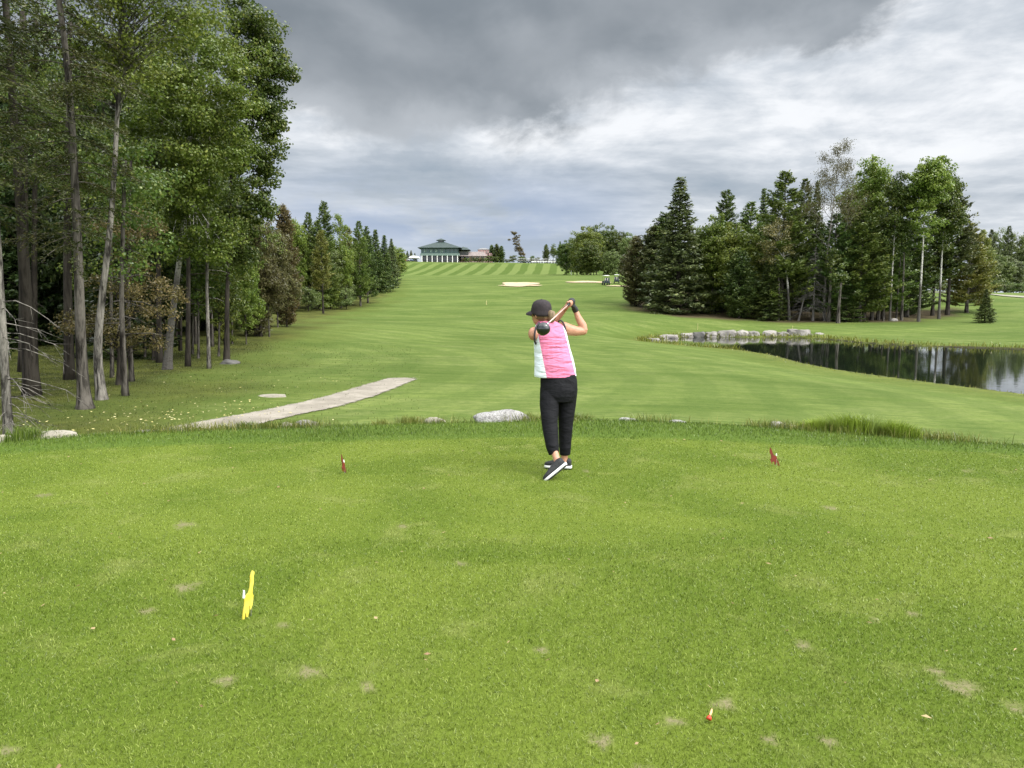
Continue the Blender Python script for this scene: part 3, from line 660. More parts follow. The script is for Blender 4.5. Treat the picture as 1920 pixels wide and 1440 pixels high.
def conifer(seed, h, r0, clear, rad, nwh, per, kind='spruce', leaf=.3, dens=1., prof=.85, lean=(0, 0), dead=0, wid=.42, irregular=.25):
    rg = np.random.default_rng(seed); mb = MB()
    path = [(lean[0]*t, lean[1]*t, h*t) for t in np.linspace(0, 1, 9)]; trunk_tube(mb, smooth_path(path, 12), r0, .02, 9)
    z0 = clear*h; Vs = []
    sx_ = lambda z: np.array([lean[0]*z/h, lean[1]*z/h, z])
    for k in range(nwh):
        fr = k/(nwh-1); z = z0+(h*.985-z0)*fr**(.92)
        for b in range(per):
            f2 = min(1, max(0, (z-z0)/(h-z0)+rg.uniform(-.01, .01)))
            if kind == 'pine': shape = (1-f2)**prof*(.72+.28*min(1, f2*5))
            elif kind == 'cedar': shape = math.sin(math.pi*min(1, .12+f2*.88))**.6*(1-f2*.3)
            else: shape = (1-f2)**prof
            L_ = rad*shape*rg.uniform(1-irregular*1.6, 1+irregular)+.05+.2*(1-f2)
            az_ = rg.uniform(0, 2*np.pi) if kind != 'spruce' else 2*np.pi*(b/per)+k*2.4+rg.normal(0, .25)
            out = np.array([math.cos(az_), math.sin(az_), 0])
            if kind == 'spruce': s0, cv = rg.uniform(-.05, .25)-.35*(1-f2), .22
            elif kind == 'pine': s0, cv = rg.uniform(.05, .45)*(.25+f2)+.02, .20
            elif kind == 'cedar': s0, cv = rg.uniform(.2, .7), .1
            else: s0, cv = rg.uniform(-.15, .15), -.35
            base = sx_(z)
            bz = lambda s_: s0*s_*L_+cv*s_*s_*L_
            pts = [base+out*L_*s_+np.array([0, 0, bz(s_)]) for s_ in (0, .35, .7, 1)]
            br = .012+.02*L_/4
            mb.tube(pts, [br*1.6, br, br*.6, .005], 4, caps=False)
            if dead == 1: 
                for q in range(5):
                    s_ = rg.uniform(.3, .95); p_ = base+out*L_*s_+np.array([0, 0, bz(s_)]); dv = out*.5+rdir(rg, 1)[0]*.7; dv[2] -= .25
                    mb.tube([p_, p_+dv*.28*L_, p_+dv*.5*L_+np.array([0, 0, -.05])], [.012, .008, .004], 3, caps=False)
                continue
            nt = max(3, int((L_*7+3)*dens)); s_ = rg.uniform(.12 if kind == 'cedar' else .22, 1., nt)**.8
            side = np.array([-out[1], out[0], 0])*1.
            sg = rg.choice([-1, 1], nt); tw = np.outer(np.ones(nt), out)*.75+side[None]*sg[:, None]*rg.uniform(.4, 1.1, nt)[:, None]
            tw[:, 2] += rg.normal(0, .14, nt)+(.35 if kind == 'pine' else -.18 if kind == 'hemlock' else .0)
            tl = (.14+.34*L_*(1.05-s_))*rg.uniform(.6, 1.2, nt); tl = np.minimum(tl, 1.3)
            P0 = base+out*L_*s_[:, None]; P0[:, 2] += s0*s_*L_+cv*s_*s_*L_
            nq = np.maximum(2, (tl/leaf*2.6).astype(int)+1); ti = np.repeat(np.arange(nt), nq); m_ = len(ti)
            uu = rg.random(m_); C = P0[ti]+tw[ti]*(tl[ti]*uu)[:, None]
            if kind == 'hemlock': C[:, 2] -= (tl[ti]*uu)**2*.5
            C += rg.normal(0, .05+leaf*.12, (m_, 3))*np.array([1, 1, .8 if kind != 'pine' else 1.1])
            A = tw[ti]+rg.normal(0, .45, (m_, 3)); Nn = rdir(rg, m_)*.75+np.array([0, 0, .8])
            Vs.append(quads(C, A, Nn, leaf*rg.uniform(.7, 1.35, m_), leaf*wid*rg.uniform(.7, 1.3, m_)))
    t = mb.mesh('trunk')
    return (t, crown_mesh('crown', np.concatenate(Vs))) if Vs else (t, None)

def plant(name, meshes, loc, mats, label, group=None, sc=(1, 1, 1), rz=0., cat='tree', parts=('trunk', 'crown')):
    r_ = empty(name, loc, label, cat, group, rz); r_.scale = sc
    for me, m_, nm in zip(meshes, mats, parts):
        if me is None: continue
        if not me.materials: me.materials.append(m_)
        o = bpy.data.objects.new(nm, me); COL.objects.link(o); o.parent = r_
        o.material_slots[0].link = 'OBJECT'; o.material_slots[0].material = m_
    return r_

# prototypes, heights in metres
PR = {}
PR['spruce'] = [(conifer(21+i, 12, .16, .02, 2.3, 36, 8, 'spruce', .30, 1.3, prof=1.02), 12) for i in range(2)]
PR['pine'] = [(conifer(31+i, 18, .24, .08, 4.4, 34, 7, 'pine', .40, 1.25, prof=.7), 18) for i in range(3)]
PR['tallpine'] = [(conifer(41+i, 18, .20, .30, 2.9, 28, 7, 'pine', .38, 1.25, prof=.55), 18) for i in range(2)]
PR['cedar'] = [(conifer(51+i, 10, .13, .02, 2.0, 40, 9, 'cedar', .28, 1.2, prof=.8), 10) for i in range(2)]
def dproto(seed, h, cb, rx, tall=1., ncl=150, nl=75, leaf=.19, clr=.75):
    rg = np.random.default_rng(seed); cz = h*(1+cb)/2; rz_ = h*(1-cb)/2
    el_ = [(0, 0, cz, rx*.75, rx*.75, rz_*.95, 3)]+[(rg.uniform(-.5, .5)*rx, rg.uniform(-.5, .5)*rx, cz+rg.uniform(-.6, .55)*rz_, rx*.55, rx*.55, rz_*.35, 1) for _ in range(5)]
    return decid(seed, [(0, 0, 0), (rg.uniform(-.2, .2), 0, h*.4), (rg.uniform(-.4, .4), .1, h*.93)], h*.006+.03, el_, ncl, nl, leaf, clr), h
PR['decid'] = [dproto(61+i, 12, .10, 3.4, ncl=240, nl=85, leaf=.21) for i in range(3)]
PR['poplar'] = [dproto(71+i, 18, .26, 2.5, ncl=250, nl=85, leaf=.22, clr=.75) for i in range(2)]
PR['birch'] = [dproto(101+i, 18, .40, 2.6, ncl=210, nl=85, leaf=.22, clr=.72) for i in range(2)]
PR['round'] = [dproto(91+i, 12, -.06, 3.6, ncl=260, nl=85, leaf=.26, clr=.85) for i in range(2)]
PR['bush'] = [dproto(81+i, 3, .02, 1.3, ncl=60, nl=60, leaf=.13, clr=.42) for i in range(2)]

# ------------------------------------------------------------------ trees
CM = dict(spruce='needle_dark', pine='needle_mid', tallpine='needle_dark', cedar='leaf_brown', decid='leaf_mid', poplar='leaf_mid', birch='leaf_mid', bush='leaf_mid', round='leaf_mid')
cnt = [0]
def tree(kind, px, base, pytop, wpx, label, m_=None, bark='bark_grey', group=None, Y=None, name=None, v=None, cat='tree'):
    """base: picture row of the foot, or None with Y given; wpx: crown width in photo pixels"""
    loc = hit(px, base) if Y is None else atY(px, Y)
    cnt[0] += 1; k = cnt[0]; pr = PR[kind]; (ms, h0) = pr[(k if v is None else v) % len(pr)]
    h = ztop(pytop, loc.y)-loc.z; sz = h/h0
    w0 = dict(spruce=4.6, pine=8.4, tallpine=5.6, cedar=4.3, decid=7.0, poplar=5.4, birch=5.4, bush=2.9, round=7.4)[kind]
    sx_ = wpx/F*loc.y/w0
    nm = name or dict(spruce='spruce_tree', pine='pine_tree', tallpine='pine_tree', cedar='cedar_tree', decid='broadleaf_tree', poplar='poplar_tree', birch='birch_tree', bush='bush', round='broadleaf_tree')[kind]
    return plant(nm, ms, loc-Vector((0, 0, .06)), (M[bark], M[m_ or CM[kind]]), label, group, (sx_, sx_, sz), k*1.7, cat)
M['deep_shade_leaf'] = leaf_mat('deep_shade_leaf', (.016, .034, .010), (.045, .075, .018), (.08, .11, .03), tr=.2)  # foliage colour darkened to carry the shade deep in the wood
# --- grove right of the fairway
GB = 'pines packed in the dark middle of the grove'
tree('cedar', 1192, 574, 442, 62, 'brownish green cedar at the left end of the grove by the fairway', 'leaf_brown', 'bark_dark')
tree('cedar', 1222, 577, 425, 70, 'dull green cedar tucked behind the big spruce-shaped pine at the grove left end', 'needle_blue', 'bark_dark')
tree('spruce', 1270, 587, 332, 138, 'full dark conical evergreen standing in front at the left of the grove', 'needle_blue', 'bark_dark')
tree('round', 1335, None, 392, 90, 'yellow green broadleaf top just right of the conical front evergreen', 'leaf_bright', Y=104)
tree('tallpine', 1357, None, 357, 62, 'round dark pine top rising behind the yellow green broadleaf crown', 'needle_dark', Y=120)
tree('round', 1376, None, 408, 100, 'mid green broadleaf tree filling the gap over the darkest grove shade', 'leaf_mid', Y=101)
tree('pine', 1402, None, 378, 110, 'feathery pine left of the tallest grove pine', 'needle_mid', Y=108)
tree('spruce', 1425, None, 352, 60, 'thin spruce tip poking up left of the tallest grove pine', 'needle_dark', Y=118)
tree('pine', 1463, None, 320, 150, 'tallest broad dark pine in the middle of the grove', 'needle_mid', Y=99)
tree('pine', 1500, None, 335, 90, 'dark spruce-like pine just left of the bare topped birch', 'needle_dark', Y=106)
tree('spruce', 1523, None, 338, 60, 'narrow dark evergreen directly behind the bare topped birch', 'needle_dark', Y=112)
tree('poplar', 1590, None, 330, 90, 'dense green poplar to the right of the bare topped birch', 'leaf_mid', Y=104)
tree('poplar', 1621, None, 273, 84, 'tallest poplar with a bushy rounded top in the right grove', 'leaf_mid', Y=100, v=0)
tree('pine', 1560, None, 400, 120, 'shaded pine with drooping boughs under the bare topped birch', 'needle_dark', Y=97)
tree('pine', 1610, None, 395, 130, 'spreading pine with pale bough tips beneath the tallest poplar', 'needle_mid', Y=96)
tree('pine', 1655, None, 420, 120, 'layered pine with light boughs left of the thin white birch stem', 'needle_mid', Y=99)
tree('pine', 1700, None, 400, 110, 'dark pine between the two white birch stems', 'needle_dark', Y=104)
tree('cedar', 1385, None, 470, 70, 'low dark cedar in the deepest shade of the grove', 'needle_dark', 'bark_dark', Y=98)
tree('spruce', 1440, 600, 480, 70, 'short sparse spruce beside the leaning olive birch', 'needle_dark', 'bark_dark')
tree('spruce', 1585, 603, 512, 60, 'small shaded spruce low at the foot of the grove front', 'needle_dark', 'bark_dark')
tree('birch', 1668, 602, 316, 74, 'birch with a thin white stem and airy top in the right half of the grove', 'leaf_dark', 'bark_birch', name='birch_tree')
tree('birch', 1722, 603, 281, 92, 'tall light green birch with a forked white stem near the grove right end', 'leaf_mid', 'bark_birch', name='birch_tree')
tree('birch', 1760, 598, 300, 84, 'second tall birch crown right behind the fork-stemmed birch', 'leaf_dark', 'bark_birch', name='birch_tree')
tree('tallpine', 1748, 592, 400, 80, 'dark multi-stemmed evergreen under the rightmost birches', 'needle_dark', 'bark_dark')
tree('tallpine', 1776, 591, 345, 90, 'dark evergreen with leaning foot at the grove right end', 'needle_blue', 'bark_dark')
tree('pine', 1812, None, 418, 100, 'yellowish pine with level boughs at the right edge of the grove', 'needle_yellow', Y=112)
tree('pine', 1835, None, 430, 62, 'pale olive evergreen between the yellowish pine and the far right wood', 'needle_yellow', Y=125)
tree('cedar', 1700, 590, 520, 60, 'low dark bush-like evergreen beside the forked birch foot', 'needle_dark', 'bark_dark')
for i, (px, Yd) in enumerate(((1245, 112), (1300, 115), (1345, 108), (1365, 112), (1412, 117), (1445, 112), (1480, 116), (1535, 118), (1575, 114), (1640, 118), (1680, 120))):
    tree('pine' if i % 2 else 'cedar', px, None, 400+(i*37) % 60, 95, 'dark evergreen hidden deep inside the right grove', 'needle_dark', 'bark_dark', GB, Y=Yd)
for px, yb, yt in ((1459, 601, 520), (1553, 603, 500), (1571, 606, 530), (1597, 601, 470), (1607, 601, 470), (1619, 600, 470), (1634, 600, 470), (1646, 600, 470), (1656, 602, 480), (1680, 600, 440), (1690, 601, 470)):
    loc = hit(px, yb); hh = ztop(yt, loc.y)-loc.z; mb = MB(); r0 = .10+.05*((px*7) % 3)
    P = smooth_path([(0, 0, -.1), (.1*math.sin(px), 0, hh*.5), (.25*math.sin(px*3), 0, hh)], 8); trunk_tube(mb, P, r0, r0*.6, 7)
    rgx = np.random.default_rng(px)
    for q in range(7):
        z_ = hh*rgx.uniform(.4, 1); a_ = rgx.uniform(0, 6.28); mb.tube([(0, 0, z_), (math.cos(a_)*.7, math.sin(a_)*.7, z_-.1), (math.cos(a_)*1.2, math.sin(a_)*1.2, z_-.05)], [.02, .012, .005], 4, caps=False)
    tp = empty('pine_tree', loc, 'thin bare lower stem among the row of stems at the foot of the right grove', 'tree', 'bare stems along the front of the right grove')
    mb.obj('trunk', M['bark_grey'], tp)
    cm_ = decid(px, [(0, 0, hh*.8), (0, 0, hh*1.5)], .03, [(0, 0, hh*1.15, 1.3, 1.3, hh*.3, 1)], 22, 50, .22, .6, branches=False)[1]
    link('crown', cm_, M['needle_dark'], tp)
# leaning olive birch in front
l = hit(1480, 601); s_ = l.y/F
mA = decid(201, [(0, 0, 0), (-.35, 0, 4.5), (-1.0, 0, 8.), (-1.9, 0, 12.2)], .17, [(-1.9, 0, 10.2, 2.2, 2., 2.8, 3), (-2.1, 0, 8., 2.4, 2., 1.6, 2)], 70, 60, .17, .65)
plant('birch_tree', mA, l, (M['bark_birch'], M['leaf_olive']), 'olive leaved birch leaning left in front of the grove', cat='tree')
# bare topped birch
l = atY(1545, 96); hh = ztop(290, l.y)-l.z
rgx = np.random.default_rng(77); mb = MB(); P = smooth_path([(0, 0, 0), (-.1, 0, hh*.35), (.35, 0, hh*.6), (.9, 0, hh*.98)], 16); trunk_tube(mb, P, .17, .02, 8)
def fork(mb, b, d, L_, r_, dep, rg):
    e_ = b+d*L_; mid = b+d*L_*.5+rg.normal(0, .05*L_, 3); mb.tube([b, mid, e_], [r_, r_*.75, r_*.5], 5 if dep > 1 else 4, caps=False); out = [e_]
    if dep:
        for q in range(3):
            d2 = d*.8+rdir(rg, 1)[0]*.55+np.array([0, 0, .12]); d2 /= np.linalg.norm(d2)
            out += fork(mb, b+d*L_*rg.uniform(.45, 1), d2, L_*.58, r_*.5, dep-1, rg)
    return out
tips = []
for q in range(20):
    z_ = hh*(.42+.54*q/20); i = np.searchsorted(P[:, 2], z_); b = P[min(i, len(P)-1)]; a_ = q*2.4; d = np.array([math.cos(a_)*.8, math.sin(a_)*.8, .75]); d /= np.linalg.norm(d)
    tips += fork(mb, b, d, (3.3-2.3*q/20), .042-.026*q/20, 3, rgx)
tips = np.array(tips); tb = empty('birch_tree', l, 'half bare birch with a pale branching top showing through thin brown leaves', 'tree')
mb.obj('trunk', M['bark_spotted'], tb)
n = len(tips)*14; CC = np.repeat(tips, 14, 0)+rgx.normal(0, .3, (n, 3)); Nn = rdir(rgx, n)
link('crown', crown_mesh('crown', quads(CC, np.cross(Nn, rdir(rgx, n)), Nn, rgx.uniform(.09, .17, n), rgx.uniform(.07, .12, n))), M['leaf_brown'], tb)
# dead grey spruces
l = hit(1524, 602); hh = ztop(462, l.y)-l.z
ds = conifer(205, hh, .13, .18, 2.3, 22, 7, 'hemlock', dead=1, prof=.8)
tb = empty('spruce_tree', l, 'dead grey leafless spruce with drooping twigs in front of the grove', 'tree'); link('trunk', ds[0], M['twig_grey'], tb)
l2 = hit(1497, 602); mb = MB(); trunk_tube(mb, smooth_path([(0, 0, 0), (.6, 0, 3.), (1.1, 0, 5.2)]), .1, .05, 7)
for q in range(9):
    mb.tube([(1.1*q/10+.2, 0, 1+q*.45), (1.1*q/10-.5, .2, .9+q*.45), (1.1*q/10-.9, .3, .6+q*.45)], [.02, .012, .004], 4, caps=False)
tb = empty('spruce_tree', l2, 'dead grey stem leaning right beside the grey leafless spruce', 'tree'); mb.obj('trunk', M['twig_grey'], tb)
# young spruce on the lawn
tree('spruce', 1846, 605, 541, 38, 'small dark young spruce alone on the lawn right of the grove', 'needle_dark', 'bark_dark')
# far wood at the right edge
for i, (px, yt) in enumerate(((1838, 436), (1852, 430), (1868, 420), (1884, 424), (1900, 428), (1916, 427), (1935, 432), (1958, 434), (1985, 430), (2015, 434), (2050, 430))):
    tree(['round', 'pine'][i % 2], px, None, yt, 40 if i % 2 else 48, 'tree in the distant wood at the right edge beyond the lawn', ['leaf_far', 'needle_blue'][i % 2], 'bark_dark', 'trees of the distant wood at the right edge', Y=380+12*(i % 3))
for i, (px, yt, m_) in enumerate(((1850, 476, 'leaf_far'), (1868, 470, 'leaf_far'), (1890, 478, 'needle_blue'), (1912, 484, 'leaf_far'), (1938, 478, 'leaf_far'), (1965, 480, 'needle_blue'))):
    tree('round', px, None, yt, 50, 'lower grey green tree in front of the distant right wood', m_, 'bark_dark', 'lower trees fronting the distant right wood', Y=330+5*i)
for i in range(20):
    tree('bush', 1590+i*21, None, 522+(i*7) % 9, 44, 'low bush closing the far side of the lawn behind the right grove', ['leaf_far', 'leaf_dark'][i % 2], 'bark_dark', 'low bushes along the far side of the right lawn', Y=300+(i*5) % 12, cat='bush')
# --- clump right of the clubhouse
for i, (px, yt, wd_, m_, lb) in enumerate(((1062, 446, 34, 'leaf_dark', 'smallest dark tree at the left end of the clump near the carts'), (1082, 428, 46, 'leaf_mid', 'light green rounded tree second in the clump near the carts'), (1100, 420, 52, 'leaf_mid', 'big mid green tree in the middle of the clump near the carts'), (1118, 412, 50, 'leaf_dark', 'tallest dark tree of the clump near the carts'), (1140, 418, 50, 'leaf_dark', 'dark tree right of the tallest in the clump near the carts'), (1160, 426, 44, 'leaf_dark', 'dark tree near the right end of the clump near the carts'), (1180, 432, 44, 'leaf_far', 'grey green tree at the right end of the clump half behind the grove'), (1108, 445, 50, 'leaf_dark', 'low dark tree at the front foot of the clump near the carts'), (1148, 464, 34, 'leaf_far', 'low pale tree at the right foot of the clump near the carts'))):
    tree('round', px, None, yt, wd_*1.15, lb, m_, 'bark_dark', Y=[232, 226, 222, 236, 240, 236, 226, 214, 212][i])
for i in range(7):
    tree('round', 1075+i*19, None, 446+(i*13) % 14, 44, 'dark tree filling the clump between the carts and the grove', 'leaf_dark', 'bark_dark', 'filler trees of the clump between the carts and the grove', Y=244+i*2)
# --- tree line left of the fairway
LT = [(538, None, 385, 60, 'cedar', 'leaf_olive', 62, 'tall olive evergreen at the left start of the left tree line'),
 (505, 632, 388, 86, 'decid', 'leaf_brown', None, 'brownish thin leaved tree with a double trunk at the left fairway edge'),
 (521, 614, 420, 80, 'decid', 'leaf_brown', None, 'rust tinged tree with one straight grey trunk at the left fairway edge'),
 (560, None, 392, 66, 'decid', 'leaf_mid', 97, 'mid green broadleaf tree behind the rust tinged tree'),
 (583, None, 398, 60, 'pine', 'needle_mid', 100, 'light pine left of the pointed tall top in the left tree line'),
 (612, None, 378, 46, 'tallpine', 'needle_dark', 104, 'highest pointed evergreen top in the left tree line'),
 (600, None, 412, 80, 'pine', 'needle_mid', 98, 'broad mid green pine behind the thin roadside pine'),
 (640, None, 398, 66, 'decid', 'leaf_mid', 102, 'light broadleaf top right of the highest pointed evergreen'),
 (655, None, 425, 66, 'pine', 'needle_yellow', 108, 'yellow tinged pine in the middle of the left tree line'),
 (676, None, 414, 54, 'pine', 'needle_mid', 106, 'light green pine third from the right end of the left tree line'),
 (690, None, 424, 50, 'pine', 'needle_dark', 112, 'dark blunt pine second from the right end of the left tree line'),
 (706, 549, 430, 52, 'spruce', 'needle_dark', None, 'thick dark spruce near the right end of the left tree line'),
 (722, 546, 440, 46, 'spruce', 'needle_dark', None, 'last dark spruce at the right end of the left tree line'),
 (735, None, 447, 34, 'spruce', 'needle_blue', 152, 'small spruce peeping out beyond the right end of the left tree line'),
 (620, None, 462, 70, 'decid', 'leaf_far', 100, 'dull green low tree behind the thin lone pine'),
 (640, None, 475, 60, 'decid', 'leaf_far', 103, 'low grey green tree in the middle of the left tree line'),
 (480, None, 420, 90, 'cedar', 'leaf_brown', 52, 'brown green tree at the dark corner of the left wood'),
 (462, None, 462, 70, 'decid', 'leaf_mid', 46, 'light green tree under the big dark crown at the wood corner')]
for px, yb, yt, wd_, kd, m_, Yd, lb in LT: tree(kd, px, yb, yt, wd_, lb, m_, 'bark_dark' if 'spruce' in kd else 'bark_grey', Y=Yd)
tree('tallpine', 606, 588, 432, 44, 'thin lone pine with sparse pale boughs standing out from the left tree line', 'needle_yellow', 'bark_dark')
for i, (px, yb, yt, wd_) in enumerate(((552, 583, 532, 50), (578, 584, 530, 46), (600, 582, 545, 36), (628, 580, 538, 44), (650, 580, 536, 40), (680, 557, 520, 34), (420, 646, 598, 40), (450, 622, 592, 30), (437, 622, 560, 28))):
    tree('bush', px, yb, yt, wd_*1.1, ['round light green bush at the left end of the bush row', 'yellow green bush second from the left in the bush row', 'small green bush right beside the thin lone pine', 'light bush in the middle of the left bush row', 'yellow green bush at the right end of the bush row', 'low bush at the foot of the dark spruces', 'small rounded sapling on the grass between thin trunks', 'tiny bush beside a leaning trunk in the left wood', 'small leafy sapling beside the grey trunk in the left wood'][i], ['leaf_mid', 'leaf_far', 'leaf_mid'][i % 3], 'bark_dark', cat='bush')
for i in range(26):
    px = 470+i*11; Yd = 70+i*4.2+(i*17) % 13
    tree(['pine', 'decid', 'spruce', 'round'][i % 4], px, None, 402+i*1.8+(i*29) % 34, 60-i*.6, 'tree massed behind the front trees of the left tree line', ['needle_mid', 'leaf_mid', 'needle_mid', 'leaf_far'][i % 4], 'bark_dark', 'trees massed behind the left tree line', Y=Yd)
# --- left wood, deep background
rgx = np.random.default_rng(9)
for i in range(84):
    Yd = rgx.uniform(36, 78); px = rgx.uniform(-520, 455)
    if px > 330 and Yd < 45: Yd += 18
    tree(['tallpine', 'pine', 'spruce', 'decid'][i % 4], px, None, rgx.uniform(40, 200) if px < 380 else rgx.uniform(180, 300), rgx.uniform(120, 190)*45/Yd, 'tree deep in the shade of the left wood', ['deep_shade_leaf', 'needle_dark', 'deep_shade_leaf', 'deep_shade_leaf'][i % 4], 'bark_dark', 'trees deep in the left wood', Y=Yd)
# thin trunks of the left wood: foot px, foot py, px where it leaves sight, top row, width px
ST = [(130, 712, 128, 40, 22, 'bark_dark', 'dark trunk close behind the big grey trunk on the left'), (47, 697, 40, 20, 26, 'bark_dark', 'thick dark trunk of the close pair near the left picture edge'), (64, 696, 66, 20, 15, 'bark_dark', 'thinner dark trunk of the close pair near the left picture edge'),
 (210, 708, 208, 330, 9, 'bark_grey', 'thinnest stem just right of the two big left trunks'), (235, 742, 231, 300, 15, 'bark_grey', 'short looking grey trunk below the brown foliage'), (247, 715, 243, 300, 12, 'bark_grey', 'grey trunk right behind the short looking grey trunk'),
 (299, 680, 302, 200, 14, 'bark_dark', 'dark trunk touching the leaning birch on its left'), (338, 658, 338, 220, 8, 'bark_dark', 'thin dark stem right of the leaning birch foot'), (352, 687, 350, 180, 12, 'bark_dark', 'dark straight trunk right of the leaning birch'), (361, 664, 360, 240, 6, 'bark_grey', 'very thin stem right of the dark straight trunk'),
 (392, 691, 391, 250, 9, 'bark_spotted', 'slim spotted trunk at the outer edge of the left wood'), (398, 650, 398, 300, 8, 'bark_grey', 'thin trunk just behind the slim spotted trunk'), (367, 645, 367, 260, 7, 'bark_grey', 'thin stem between the dark straight and slim spotted trunks'), (438, 609, 434, 330, 10, 'bark_grey', 'pale grey trunk at the wood corner'), (462, 628, 443, 380, 8, 'bark_grey', 'grey trunk leaning left at the wood corner'), (425, 600, 424, 380, 5, 'bark_grey', 'faint slim stem at the wood corner'), (76, 610, 76, 200, 8, 'bark_dark', 'slim dark stem in the gap near the left picture edge'), (100, 606, 99, 200, 6, 'bark_dark', 'thinnest dark stem in the gap near the left picture edge'), (489, 631, 486, 420, 8, 'bark_dark', 'dark stem beneath the brownish tree at the fairway edge')]
for k, (bx, by, tx, ty, wpx, bk, lb) in enumerate(ST):
    l = hit(bx, by); hh = ztop(ty, l.y)-l.z; tp = W(tx, ty, l.y); r0 = wpx/F*l.y/2*.78; mb = MB(); rgk = np.random.default_rng(300+k)
    P = smooth_path([(0, 0, -.1), ((tp.x-l.x)*.3+.1*math.sin(k), 0, hh*.4), (tp.x-l.x, .1, hh)], 14); trunk_tube(mb, P, r0, r0*.5, 10, .35)
    for q in range(14):
        z_ = hh*rgk.uniform(.25, .97); a_ = rgk.uniform(0, 6.28); b = interp_path(P, z_/hh); L_ = rgk.uniform(.5, 1.5); d = np.array([math.cos(a_), math.sin(a_), rgk.uniform(-.3, .2)])
        mb.tube([b, b+d*L_*.6, b+d*L_+np.array([0, 0, -.12])], [.018, .011, .004], 4, caps=False)
    te = empty('tree', l, lb, 'tree'); mb.obj('trunk', M[bk], te, smooth=True)
    zz = hh*.9; rx = rgk.uniform(1.2, 1.9)
    cc = decid(330+k, [(0, 0, zz), (0, 0, zz+1)], .02, [(P[-1, 0], 0, zz, rx, rx, hh*.22, 2), (P[-1, 0]*.8, 0, zz*.75, rx*.9, rx*.9, hh*.16, 1)], 42, 80, .10, .55, branches=False)[1]
    link('crown', cc, M['leaf_dark' if k % 3 else 'needle_mid'], te)

# big near trees on the left
def E(base, px, py, rx, rz, wt=1, dy=0., ry=None): 
    p_ = W(px, py, base.y+dy); return (p_.x-base.x, dy, p_.z-base.z, rx, ry or rx, rz, wt)
# leaning birch with the large bright crown
l = hit(313, 693); p2 = W(345, 420, l.y); p3 = W(352, 330, l.y); p4 = W(365, 60, l.y)
path = [(0, 0, -.15), (.18, 0, 1.4), ((W(330, 540, l.y)-l).x, 0, (W(330, 540, l.y)-l).z), ((p2-l).x, 0, (p2-l).z), ((p3-l).x, 0, (p3-l).z), ((p4-l).x, 0, (p4-l).z)]
el_ = [E(l, 290, 210, 2.2, 2.0, 3, -1.5), E(l, 370, 160, 2.3, 2.1, 3, -1.2), E(l, 400, 260, 1.8, 1.9, 2.4, -1.4), E(l, 240, 290, 1.5, 1.2, 1.6, -1), E(l, 330, 330, 2.0, 1.3, 1.6, -1), E(l, 350, 390, 1.3, 1.0, .8, -1), E(l, 400, 80, 2.0, 1.5, 1.6, -.5), E(l, 430, 150, 1.0, 1.8, .9, -1), E(l, 330, 60, 1.9, 1.6, 1.4), E(l, 285, 400, 1.2, .7, .8, -1), E(l, 395, 450, 1.1, .8, .8, -.8), E(l, 330, 470, .9, .5, .5, -.8)]
bt = decid(401, path, .17, el_, 280, 220, .105, .56, start=.55)
plant('birch_tree', bt, l, (M['bark_birch'], M['leaf_bright']), 'big birch with a white patched leaning trunk and a large bright green crown')
# dark broadleaf tree overhanging to the right
l = atY(425, 36); path = [(0, 0, 0), (.2, 0, 4), (.6, 0, 9), (1.0, 0, 14.5)]
el_ = [E(l, 475, 60, 1.3, 1.3, 1.2), E(l, 500, 150, 1.35, 1.5, 1.5), E(l, 470, 250, 1.7, 1.9, 2.4), E(l, 480, 330, 1.3, 1.3, 1.5), E(l, 440, 400, 1.6, 1.3, 1.6), E(l, 430, 480, 1.3, 1.2, 1.2), E(l, 430, 120, 2.0, 2.4, 2), E(l, 520, 125, .75, .5, .45), E(l, 515, 225, .6, .6, .4), E(l, 500, 390, .7, .5, .3), E(l, 490, 90, .6, 1.2, .5), E(l, 440, 10, 1.4, 1.4, 1), E(l, 485, 200, 1.3, .8, 1)]
bt = decid(402, path, .12, el_, 300, 150, .125, .5)
plant('broadleaf_tree', bt, l, (M['bark_dark'], M['leaf_dark']), 'dark leaved tree overhanging the sky at the right side of the left wood')
# upper left sparse broadleaf
l = hit(181, 752); l.y += .3; pA = W(212, 400, l.y)-l; pB = W(224, 120, l.y)-l
path = [(0, 0, -.1), (-.1, 0, 1.2), ((W(190, 560, l.y)-l).x, 0, (W(190, 560, l.y)-l).z), (pA.x, 0, pA.z), (pB.x, 0, pB.z), (pB.x+.3, 0, pB.z+3)]
el_ = [E(l, 230, 60, 1.6, 1.1, 2), E(l, 300, 20, 1.8, .9, 2), E(l, 180, 130, 1.2, .9, 1), E(l, 260, 130, 1.1, .9, 1), E(l, 350, -30, 1.8, 1., 1.5), E(l, 140, 10, 1.3, 1.2, 1.2)]
bt = decid(403, path, .135, el_, 130, 90, .085, .5)
plant('broadleaf_tree', bt, l, (M['bark_spotted'], M['leaf_mid']), 'tree with a spotted trunk leaning right beside the big grey trunk')
# brown-olive small tree hanging low in front of those trunks
l = hit(222, 722); path = [(0, 0, 0), (.1, 0, 1.2), (.3, 0, 3.0), (.6, 0, 4.6)]
el_ = [E(l, 235, 430, 1.1, .7, 1.6), E(l, 230, 520, 1.3, .8, 2), E(l, 200, 600, 1.4, .55, 1.8), E(l, 290, 560, 1.1, .7, 1.2), E(l, 150, 610, 1.0, .4, .8), E(l, 290, 440, .7, .6, .7), E(l, 250, 640, 1.0, .3, .8), E(l, 290, 610, .7, .35, .5)]
bt = decid(404, path, .07, el_, 150, 62, .075, .36)
plant('understory_tree', bt, l, (M['bark_dark'], M['leaf_olive']), 'small olive brown leaved tree hanging low in front of the left trunks')
